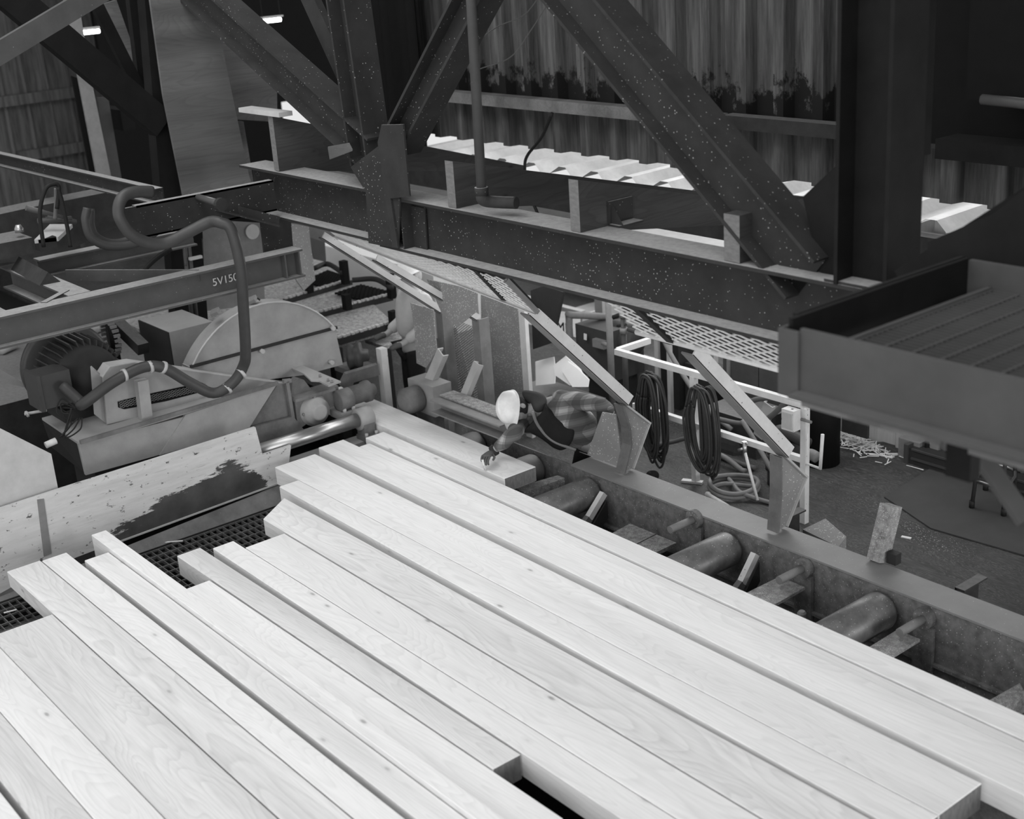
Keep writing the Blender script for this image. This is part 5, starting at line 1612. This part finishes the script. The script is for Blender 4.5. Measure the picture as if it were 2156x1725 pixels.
one('rear_casing', 'long dark casing behind the valve block', 'casing', M['dark_dust'], lambda bm: poly(bm, [at(*p, x=-12.0) for p in ((-40, 460), (60, 438), (250, 400), (262, 470), (120, 540), (-40, 560))], (-1, 0, 0), .3))
one('pale_rails', 'pale angle frame seen through the hose loop', 'frame', M['light'], lambda bm: [bar(bm, at(*a, x=-12.6), at(*b, x=-12.6), .05, .04) for a, b in (((256, 452), (305, 475)), ((305, 475), (340, 465)), ((302, 448), (306, 474)))])
one('rear_beam', 'dark long beam behind the sagging hoses', 'beam', M['beam'], lambda bm: bar(bm, at(170, 492, x=-12.3), at(370, 450, x=-12.3), .15, .28))
one('conveyor_bed', 'dark conveyor bed behind the motor at the left', 'conveyor', M['dark_dust'], lambda bm: box(bm, (-14.2, 2.4, -.6), (-11.5, 5.0, .865)))
for k, (a, b, lab) in enumerate((((0, 735), (30, 722), 'pale roller under the beam at the left picture edge'), ((60, 757), (98, 785), 'pale slanted roller left of the motor ring'), ((200, 690), (240, 672), 'pale bar end above the motor fins'))):
    p, q = at(*a, z=.93), at(*b, z=.93)
    one('pale_roller', lab, 'roller', M['light'], lambda bm: cyl(bm, p, q, .06, 14), smooth=True)
t = thing('sprocket', 'dark toothed sprocket behind the motor', 'sprocket', at(228, 712, x=-11.0))
q = at(228, 712, x=-11.0)
part('stand', t, M['dark'], lambda bm: box(bm, V((q.x - .2, q.y + .06, -.6)), q + V((-.1, .12, .05))))
part('wheel', t, M['black'], lambda bm: lathe(bm, q, (.3, 1, 0), [(0, .06), (.001, .14), (.05, .14), (.051, .06)], 24), True)
part('teeth', t, M['mid'], lambda bm: [box(bm, q + V((.15 * math.cos(a) - .012, -.005, .15 * math.sin(a) - .012)), q + V((.15 * math.cos(a) + .012, .05, .15 * math.sin(a) + .012))) for a in [2 * PI * k / 22 for k in range(22)]])
one('frame_bar', 'dark steel bar behind the square box', 'bar', M['dark_dust'], lambda bm: bar(bm, at(245, 680, x=-11.2), at(302, 735, x=-10.7), .10, .10))

# ================================================================== people


def skin_bm(nodes, edges, root, sub=2):
    """One continuous surface grown around a skeleton: nodes {name: (point, radius or (rx, ry))}."""
    names = list(nodes)
    me = bpy.data.meshes.new('skeleton')
    me.from_pydata([V(nodes[n][0]) for n in names], [(names.index(a), names.index(b)) for a, b in edges], [])
    o = bpy.data.objects.new('skeleton', me)
    COL.objects.link(o)
    o.modifiers.new('s', 'SKIN')
    for i, n in enumerate(names):
        r = nodes[n][1]
        sv = me.skin_vertices[0].data[i]
        sv.radius = (r, r) if isinstance(r, float) else r
        sv.use_root = n == root
    if sub:
        m = o.modifiers.new('d', 'SUBSURF')
        m.levels = m.render_levels = sub
    dg = bpy.context.evaluated_depsgraph_get()
    ev = bpy.data.meshes.new_from_object(o.evaluated_get(dg))
    bpy.data.objects.remove(o)
    bm = newbm()
    bm.from_mesh(ev)
    bpy.data.meshes.remove(ev)
    return bm


def join_bm(dst, src):
    me = bpy.data.meshes.new('t')
    src.to_mesh(me)
    src.free()
    dst.from_mesh(me)
    bpy.data.meshes.remove(me)


def ell(bm, c, axes, radii, nu=24, nv=16, mod=None):
    """Ellipsoid at c with orthonormal axes (right, front, up) and radii; mod(u, f, w) may push unit-sphere points about."""
    X, Y, Z = axes
    rings = []
    for j in range(1, nv):
        th = PI * j / nv
        ring = []
        for i in range(nu):
            ph = 2 * PI * i / nu
            p = V((math.sin(th) * math.cos(ph), math.sin(th) * math.sin(ph), math.cos(th)))
            if mod:
                p = mod(p)
            ring.append(bm.verts.new(c + X * p.x * radii[0] + Y * p.y * radii[1] + Z * p.z * radii[2]))
        rings.append(ring)
    top, bot = V((0, 0, 1)), V((0, 0, -1))
    vt = bm.verts.new(c + Z * radii[2])
    vb = bm.verts.new(c - Z * radii[2])
    for A, B in zip(rings, rings[1:]):
        for i in range(nu):
            bm.faces.new([A[i], A[(i + 1) % nu], B[(i + 1) % nu], B[i]])
    for i in range(nu):
        bm.faces.new([vt, rings[0][(i + 1) % nu], rings[0][i]])
        bm.faces.new([vb, rings[-1][i], rings[-1][(i + 1) % nu]])


def head_mod(p):
    q = p.copy()
    if p.y > 0:                                   # face side: flatter, brow, nose, chin
        q.y *= .92
        if abs(p.x) < .22:
            q.y += .26 * max(0, 1 - abs(p.x) / .22) * max(0, 1 - abs(p.z + .10) / .28)      # nose
        e = max(0, 1 - ((abs(p.x) - .38) / .2) ** 2) * max(0, 1 - ((p.z - .10) / .14) ** 2)
        q.y -= .10 * e                            # eye sockets
        q.y += .06 * max(0, 1 - ((p.z - .30) / .12) ** 2)                                    # brow
        q.y += .05 * max(0, 1 - ((p.z + .48) / .07) ** 2) * max(0, 1 - abs(p.x) / .35)       # lips
        q.y += .10 * max(0, 1 - ((p.z + .78) / .2) ** 2)                                     # chin
    if p.z < -.2:
        q.x *= 1 - .32 * min(1, (-.2 - p.z) / .8)
    return q


def add_head(bm, c, fr, up, s=1.0):
    up = V(up).normalized()
    fr = (V(fr) - up * V(fr).dot(up)).normalized()
    rg = fr.cross(up)
    ax = (rg, fr, up)
    ell(bm, c, ax, (.078 * s, .100 * s, .122 * s), 32, 22, head_mod)
    for sg in (-1, 1):
        ell(bm, c + rg * sg * .080 * s - fr * .008 * s - up * .005, ax, (.012 * s, .022 * s, .034 * s), 10, 8)
        ell(bm, c + rg * sg * .030 * s + fr * .084 * s + up * .012 * s, ax, (.014 * s, .012 * s, .010 * s), 10, 8)
    return ax


def hard_hat(name, parent, c, ax, s=1.0, tilt=0):
    rg, fr, up = ax
    t2 = parent

    def dome(bm):
        nu, nv = 36, 12
        rings = []
        for j in range(nv + 1):
            th = PI / 2 * (1 - j / nv)
            ring = []
            for i in range(nu):
                ph = 2 * PI * i / nu
                x, y = math.cos(ph), math.sin(ph)
                rr = math.cos(th)
                ridge = .008 * max(0, 1 - abs(x) / .22) * (1 if rr < .9 else 0)
                ring.append((x * .112 * rr, y * .140 * rr, .118 * math.sin(th) + ridge))
            rings.append(ring)
        # brim: narrow all round, a long peak in front
        for out, dz in ((1.0, 0), (1.06, -.006)):
            ring = []
            for i in range(nu):
                ph = 2 * PI * i / nu
                x, y = math.cos(ph), math.sin(ph)
                pk = max(0, y) ** 2 * .052 * (1 if out > 1 else 0)
                ring.append((x * .112 * out, y * .140 * out + pk, dz - pk * .25))
            rings.append(ring)
        rings.append([(x * .97, y * .97, z - .006) for x, y, z in rings[-1]])
        order = rings[:nv + 1][::-1]
        vs = []
        seq = rings[:nv + 1] + rings[nv + 2:]
        for ring in seq:
            vs.append([bm.verts.new(c + (rg * p[0] + fr * p[1] + up * p[2]) * s) for p in ring])
        # rings run from the crown (small) to the brim
        for A, B in zip(vs, vs[1:]):
            for i in range(nu):
                bm.faces.new([A[i], A[(i + 1) % nu], B[(i + 1) % nu], B[i]])
    return part(name, t2, M['hat'], dome, True)


def fix_normals(bm):
    bmesh.ops.remove_doubles(bm, verts=bm.verts, dist=1e-5)


def finger_glove(bm, wrist, knuck, dirs, side, curl, s=1.0, thumb_to=None):
    """Palm from wrist to knuckle centre, five separate curled fingers. side: across the palm from index to little finger; curl: bending direction."""
    side = V(side).normalized()
    pal = skin_bm({'w': (wrist, .026 * s), 'p': (wrist.lerp(knuck, .5), (.040 * s, .022 * s)), 'k': (knuck, (.042 * s, .018 * s))}, [('w', 'p'), ('p', 'k')], 'w', 2)
    join_bm(bm, pal)
    fwd = (knuck - wrist).normalized()
    cu = V(curl).normalized()
    for k, L in enumerate((.070, .078, .073, .058)):
        b = knuck + side * (k - 1.5) * .021 * s - fwd * .006
        d1 = (fwd * .72 + cu * (.45 + .06 * k)).normalized()
        d2 = (fwd * .10 + cu).normalized()
        d3 = (-fwd * .55 + cu * .75).normalized()
        p1 = b + d1 * L * .45 * s
        p2 = p1 + d2 * L * .32 * s
        p3 = p2 + d3 * L * .28 * s
        join_bm(bm, skin_bm({'a': (b - fwd * .012, .0105 * s), 'b': (p1, .0100 * s), 'c': (p2, .0092 * s), 'd': (p3, .0080 * s)}, [('a', 'b'), ('b', 'c'), ('c', 'd')], 'a', 2))
    tb = wrist.lerp(knuck, .35) - side * .034 * s
    t1 = tb - side * .022 * s + fwd * .026 * s + cu * .01 * s
    t2 = t1 + fwd * .020 * s + cu * .026 * s + side * .012 * s
    join_bm(bm, skin_bm({'a': (wrist.lerp(knuck, .3) - side * .015 * s, .013 * s), 'b': (tb, .012 * s), 'c': (t1, .0105 * s), 'd': (t2, .009 * s)}, [('a', 'b'), ('b', 'c'), ('c', 'd')], 'a', 2))
    return t2


# ---------------------------------------------------------------- the worker who bends over the roll case and marks the short timber
J = dict(neck=at(1130, 862, y=6.34), shR=at(1100, 890, y=6.27), elR=at(1078, 917, y=5.99), wrR=at(1036, 952, z=.628), shL=at(1184, 842, y=6.52), elL=at(1262, 850, y=6.74), haL=at(1292, 872, y=6.86),
         chest=at(1165, 878, y=6.46), belly=at(1212, 902, y=6.64), hip=at(1250, 918, y=6.84), head=at(1086, 861, y=6.19))
J['hip'].z = max(J['hip'].z, .56)
UPH = (-RT * .80 - FW * .50 + V((0, 0, .18))).normalized()
FRH = DN * .95 + RT * .22 - FW * .1
w1 = thing('person', 'person in white hard hat and plaid jacket bending over the rollers, marking a timber', 'person', V((J['hip'].x, J['hip'].y, 0)))
hx = J['hip']
knR, knL = V((hx.x - .20, 6.80, .08)), V((hx.x + .22, 6.80, .08))
ftR, ftL = V((hx.x - .18, 7.26, .06)), V((hx.x + .20, 7.26, .06))
sk = {'hip': (hx, .13), 'belly': (J['belly'], .14), 'chest': (J['chest'], .145), 'neckb': (J['neck'], .062), 'head0': (J['neck'].lerp(J['head'], .55), .055),
      'shR': (J['shR'], .062), 'elR': (J['elR'], .045), 'wrR': (J['wrR'], .028), 'shL': (J['shL'], .062), 'elL': (J['elL'], .045), 'haL': (J['haL'], .028),
      'thR': (hx.lerp(knR, .3), .085), 'knR': (knR, .060), 'ftR': (ftR, .04), 'thL': (hx.lerp(knL, .3), .085), 'knL': (knL, .060), 'ftL': (ftL, .04)}
ed = [('hip', 'belly'), ('belly', 'chest'), ('chest', 'neckb'), ('neckb', 'head0'), ('chest', 'shR'), ('shR', 'elR'), ('elR', 'wrR'), ('chest', 'shL'), ('shL', 'elL'), ('elL', 'haL'),
      ('hip', 'thR'), ('thR', 'knR'), ('knR', 'ftR'), ('hip', 'thL'), ('thL', 'knL'), ('knL', 'ftL')]
bm = skin_bm(sk, ed, 'hip')
hax = add_head(bm, J['head'], FRH, UPH, 1.0)
obj('body', bm, M['skin'], w1, True)
jk = {'hem': (hx.lerp(J['belly'], .25), .175), 'belly': (J['belly'], .185), 'chest': (J['chest'], .175), 'col': (J['neck'].lerp(J['chest'], .35), .10),
      'shR': (J['shR'], .085), 'mR': (J['shR'].lerp(J['elR'], .5), .070), 'elR': (J['elR'], .064), 'wrR': (J['elR'].lerp(J['wrR'], .86), .046),
      'shL': (J['shL'], .090), 'mL': (J['shL'].lerp(J['elL'], .5), .080), 'elL': (J['elL'], .070), 'wrL': (J['elL'].lerp(J['haL'], .9), .046)}
je = [('hem', 'belly'), ('belly', 'chest'), ('chest', 'col'), ('chest', 'shR'), ('shR', 'mR'), ('mR', 'elR'), ('elR', 'wrR'), ('chest', 'shL'), ('shL', 'mL'), ('mL', 'elL'), ('elL', 'wrL')]
bm = skin_bm(jk, je, 'hem', 3)
for v in bm.verts:                                 # cloth folds
    n = mnoise.noise(v.co * 14)
    v.co += v.normal * n * .012
obj('plaid_jacket', bm, M['plaid'], w1, True)
off = (-RT * .055 + DN * .055 - FW * .035)
bm = skin_bm({'a': (J['neck'].lerp(J['chest'], .3) + off * .8, .075), 'b': (J['chest'] + off * 1.15, .135), 'c': (J['belly'].lerp(J['chest'], .3) + off * 1.25, .15), 'd': (J['belly'] + off * 1.0, .15)}, [('a', 'b'), ('b', 'c'), ('c', 'd')], 'b', 2)
obj('vest', bm, M['vest'], w1, True)
tr = [at(1121, 868, y=6.19), at(1134, 898, y=6.25), at(1163, 928, y=6.36), at(1212, 948, y=6.50)]
part('jacket_trim', w1, M['mid'], lambda b2: tube(b2, tr, .013, 6), True)
bm = skin_bm({'a': (at(1104, 836, y=6.33), .045), 'b': (at(1122, 828, y=6.38), .07), 'c': (at(1136, 846, y=6.36), .075), 'd': (at(1134, 868, y=6.30), .05)}, [('a', 'b'), ('b', 'c'), ('c', 'd')], 'b', 2)
obj('hood', bm, M['hoodie'], w1, True)
bm = skin_bm({'hip': (hx, .155), 'bl': (hx.lerp(J['belly'], .4), .15), 'thR': (hx.lerp(knR, .35), .10), 'knR': (knR, .072), 'ftR': (ftR.lerp(knR, .1), .055), 'thL': (hx.lerp(knL, .35), .10), 'knL': (knL, .072), 'ftL': (ftL.lerp(knL, .1), .055)},
             [('hip', 'bl'), ('hip', 'thR'), ('thR', 'knR'), ('knR', 'ftR'), ('hip', 'thL'), ('thL', 'knL'), ('knL', 'ftL')], 'hip', 2)
obj('trousers', bm, M['trousers'], w1, True)
for f in (ftR, ftL):
    bm = skin_bm({'a': (f + V((0, -.02, .02)), .05), 'b': (f + V((0, .05, -.0)), .05), 'c': (f + V((0, .10, -.01)), .042)}, [('a', 'b'), ('b', 'c')], 'a', 2)
    obj('boot', bm, M['rubber'], w1, True)
bm = newbm()
ell(bm, J['head'] - hax[1] * .012 + hax[2] * .004, hax, (.088, .092, .116), 24, 16)
obj('knit_cap', bm, M['beard'], w1, True)
hard_hat('hard_hat', w1, J['head'] + hax[2] * .055, hax, 1.0)
kn = at(1022, 962, z=.655)
bm = newbm()
tip = finger_glove(bm, J['wrR'] + (kn - J['wrR']).normalized() * .005, kn, None, (DN * -.2 - RT * .75 + FW * .45), (V((0, 0, -1)) + DN * .5), 1.0)
obj('glove', bm, M['glove'], w1, True)
part('cuff', w1, M['dark'], lambda b2: lathe(b2, J['wrR'].lerp(J['elR'], .02), (J['elR'] - J['wrR']), [(0, .030), (.001, .044), (.03, .047), (.031, .03)], 18), True)
bm = newbm()
finger_glove(bm, J['haL'], J['haL'] + V((.03, .07, -.03)), None, (0, 0, -1), (1, .3, 0), 1.0)
obj('glove', bm, M['glove'], w1, True)
a, b = at(1022, 990, z=.556), at(1016, 968, z=.64)
one('crayon', 'white tipped crayon gripped in the glove on the short timber', 'crayon', M['white'], lambda bm: cyl(bm, a, b, .009, 10, .011))

# ---------------------------------------------------------------- the second worker, upright behind the sheet guards
PYW = 6.80
S = dict(head=at(866, 580, y=PYW), hem=at(868, 716, y=PYW), sh=at(873, 622, y=PYW))
px_ = S['hem'].x
LF = (-RT * .85 - FW * .45)
LF.z = 0
LF.normalize()
SD = V((0, 0, 1)).cross(LF)                       # the person's own left
w2 = thing('person', 'person in white hard hat and pale work jacket standing behind the grey sheet guards', 'person', V((px_, PYW, 0)))
base = V((px_, PYW, 0))
zh, zs = S['hem'].z, S['sh'].z
neck = V((S['sh'].x, PYW, zs + .075))
hipc = base + V((0, 0, zh + .02))
chest = V((S['sh'].x, PYW, zs - .08))
sh = [V((S['sh'].x, PYW, zs)) + SD * s * .185 for s in (-1, 1)]
el = [p + V((0, 0, -.26)) + LF * .04 + SD * s * .05 for p, s in zip(sh, (-1, 1))]
wr = [p + LF * .20 + V((0, 0, -.12)) - SD * s * .04 for p, s in zip(el, (-1, 1))]
hd = V((S['head'].x, PYW, S['head'].z))
nodes = {'hip': (hipc, .12), 'chest': (chest, .13), 'neck': (neck, .055), 'hd': (neck.lerp(hd, .5), .052)}
edges = [('hip', 'chest'), ('chest', 'neck'), ('neck', 'hd')]
for k, s in enumerate((-1, 1)):
    kn2 = base + SD * s * .10 + V((0, 0, .42)) + LF * .02
    an2 = base + SD * s * .11 + V((0, 0, .08))
    nodes.update({f's{k}': (sh[k], .06), f'e{k}': (el[k], .044), f'w{k}': (wr[k], .030), f'h{k}': (wr[k] + LF * .07, .030), f't{k}': (hipc.lerp(kn2, .25) + SD * s * .04, .085), f'k{k}': (kn2, .06), f'a{k}': (an2, .042)})
    edges += [('chest', f's{k}'), (f's{k}', f'e{k}'), (f'e{k}', f'w{k}'), (f'w{k}', f'h{k}'), ('hip', f't{k}'), (f't{k}', f'k{k}'), (f'k{k}', f'a{k}')]
bm = skin_bm(nodes, edges, 'hip')
ax2 = add_head(bm, hd, LF * 1.0 + V((0, 0, -.25)), V((0, 0, 1)) + LF * .22, 1.0)
obj('body', bm, M['skin'], w2, True)
jn = {'hem': (hipc + V((0, 0, -.02)), .155), 'mid': (hipc.lerp(chest, .5), .185), 'chest': (chest, .165), 'col': (neck + V((0, 0, -.04)), .085)}
jed = [('hem', 'mid'), ('mid', 'chest'), ('chest', 'col')]
for k in (0, 1):
    jn.update({f's{k}': (sh[k], .085), f'e{k}': (el[k], .066), f'w{k}': (el[k].lerp(wr[k], .85), .05)})
    jed += [('chest', f's{k}'), (f's{k}', f'e{k}'), (f'e{k}', f'w{k}')]
bm = skin_bm(jn, jed, 'hem')
for v in bm.verts:
    v.co += v.normal * mnoise.noise(v.co * 9) * .010
obj('work_jacket', bm, M['jacket'], w2, True)
tn = {'hip': (hipc, .140)}
ted = []
for k, s in enumerate((-1, 1)):
    tn.update({f't{k}': (nodes[f't{k}'][0], .10), f'k{k}': (nodes[f'k{k}'][0], .078), f'a{k}': (nodes[f'a{k}'][0] + V((0, 0, .02)), .065)})
    ted += [('hip', f't{k}'), (f't{k}', f'k{k}'), (f'k{k}', f'a{k}')]
obj('trousers', skin_bm(tn, ted, 'hip'), M['trousers'], w2, True)
for k in (0, 1):
    f = nodes[f'a{k}'][0]
    obj('boot', skin_bm({'a': (f + V((0, 0, .02)), .055), 'b': (V((f.x, f.y, .05)), .05), 'c': (V((f.x, f.y, .045)) + LF * .16, .042)}, [('a', 'b'), ('b', 'c')], 'a', 2), M['rubber'], w2, True)
    obj('glove', skin_bm({'a': (wr[k], .034), 'b': (wr[k] + LF * .06, (.045, .03)), 'c': (wr[k] + LF * .13 + V((0, 0, -.03)), (.04, .02))}, [('a', 'b'), ('b', 'c')], 'a', 2), M['glove'], w2, True)
hard_hat('hard_hat', w2, hd + ax2[2] * .055, ax2, 1.0)

# ================================================================== light
w = bpy.data.worlds.new('overcast')
sc.world = w
w.use_nodes = True
bg = w.node_tree.nodes['Background']
bg.inputs[0].default_value = (1, 1, 1, 1)
bg.inputs[1].default_value = .8


def area(name, loc, target, sx, sy, power):
    l = bpy.data.lights.new(name, 'AREA')
    l.shape = 'RECTANGLE'
    l.size, l.size_y = sx, sy
    l.energy = power
    o = bpy.data.objects.new(name, l)
    o.location = loc
    d = (V(target) - V(loc)).normalized()
    o.rotation_euler = d.to_track_quat('-Z', 'Y').to_euler()
    COL.objects.link(o)
    return o


area('skylight', (-5.0, 2.6, 7.8), (-5.8, 4.6, 0), 9, 3, 250)
area('saw_fill', (-10.5, 3.6, 7.8), (-10.6, 4.6, 0), 3.5, 4, 190)  # unseen light added to brighten the saw; the roof has no opening there
# fill light added under the eave of the lean-to, behind the band beam
area('eave_fill', (-7.6, 8.25, 2.0), (-6.9, 6.6, .2), 6.5, .5, 60)
area('front_fill', (3.0, -7.0, 4.2), (-7.5, 5.5, 1.4), 9, 4.5, 520)  # soft fill added behind the camera to lift the machinery tones
area('end_fill', (3.0, 7.3, 1.9), (-8, 6.3, 1.3), 2.4, 1.8, 210)  # unseen light added to brighten the right-facing sides; no door stands there
area('yard_daylight', (-9.0, 12.5, 3.6), (-8.4, 7.0, .9), 7, 2.5, 230)
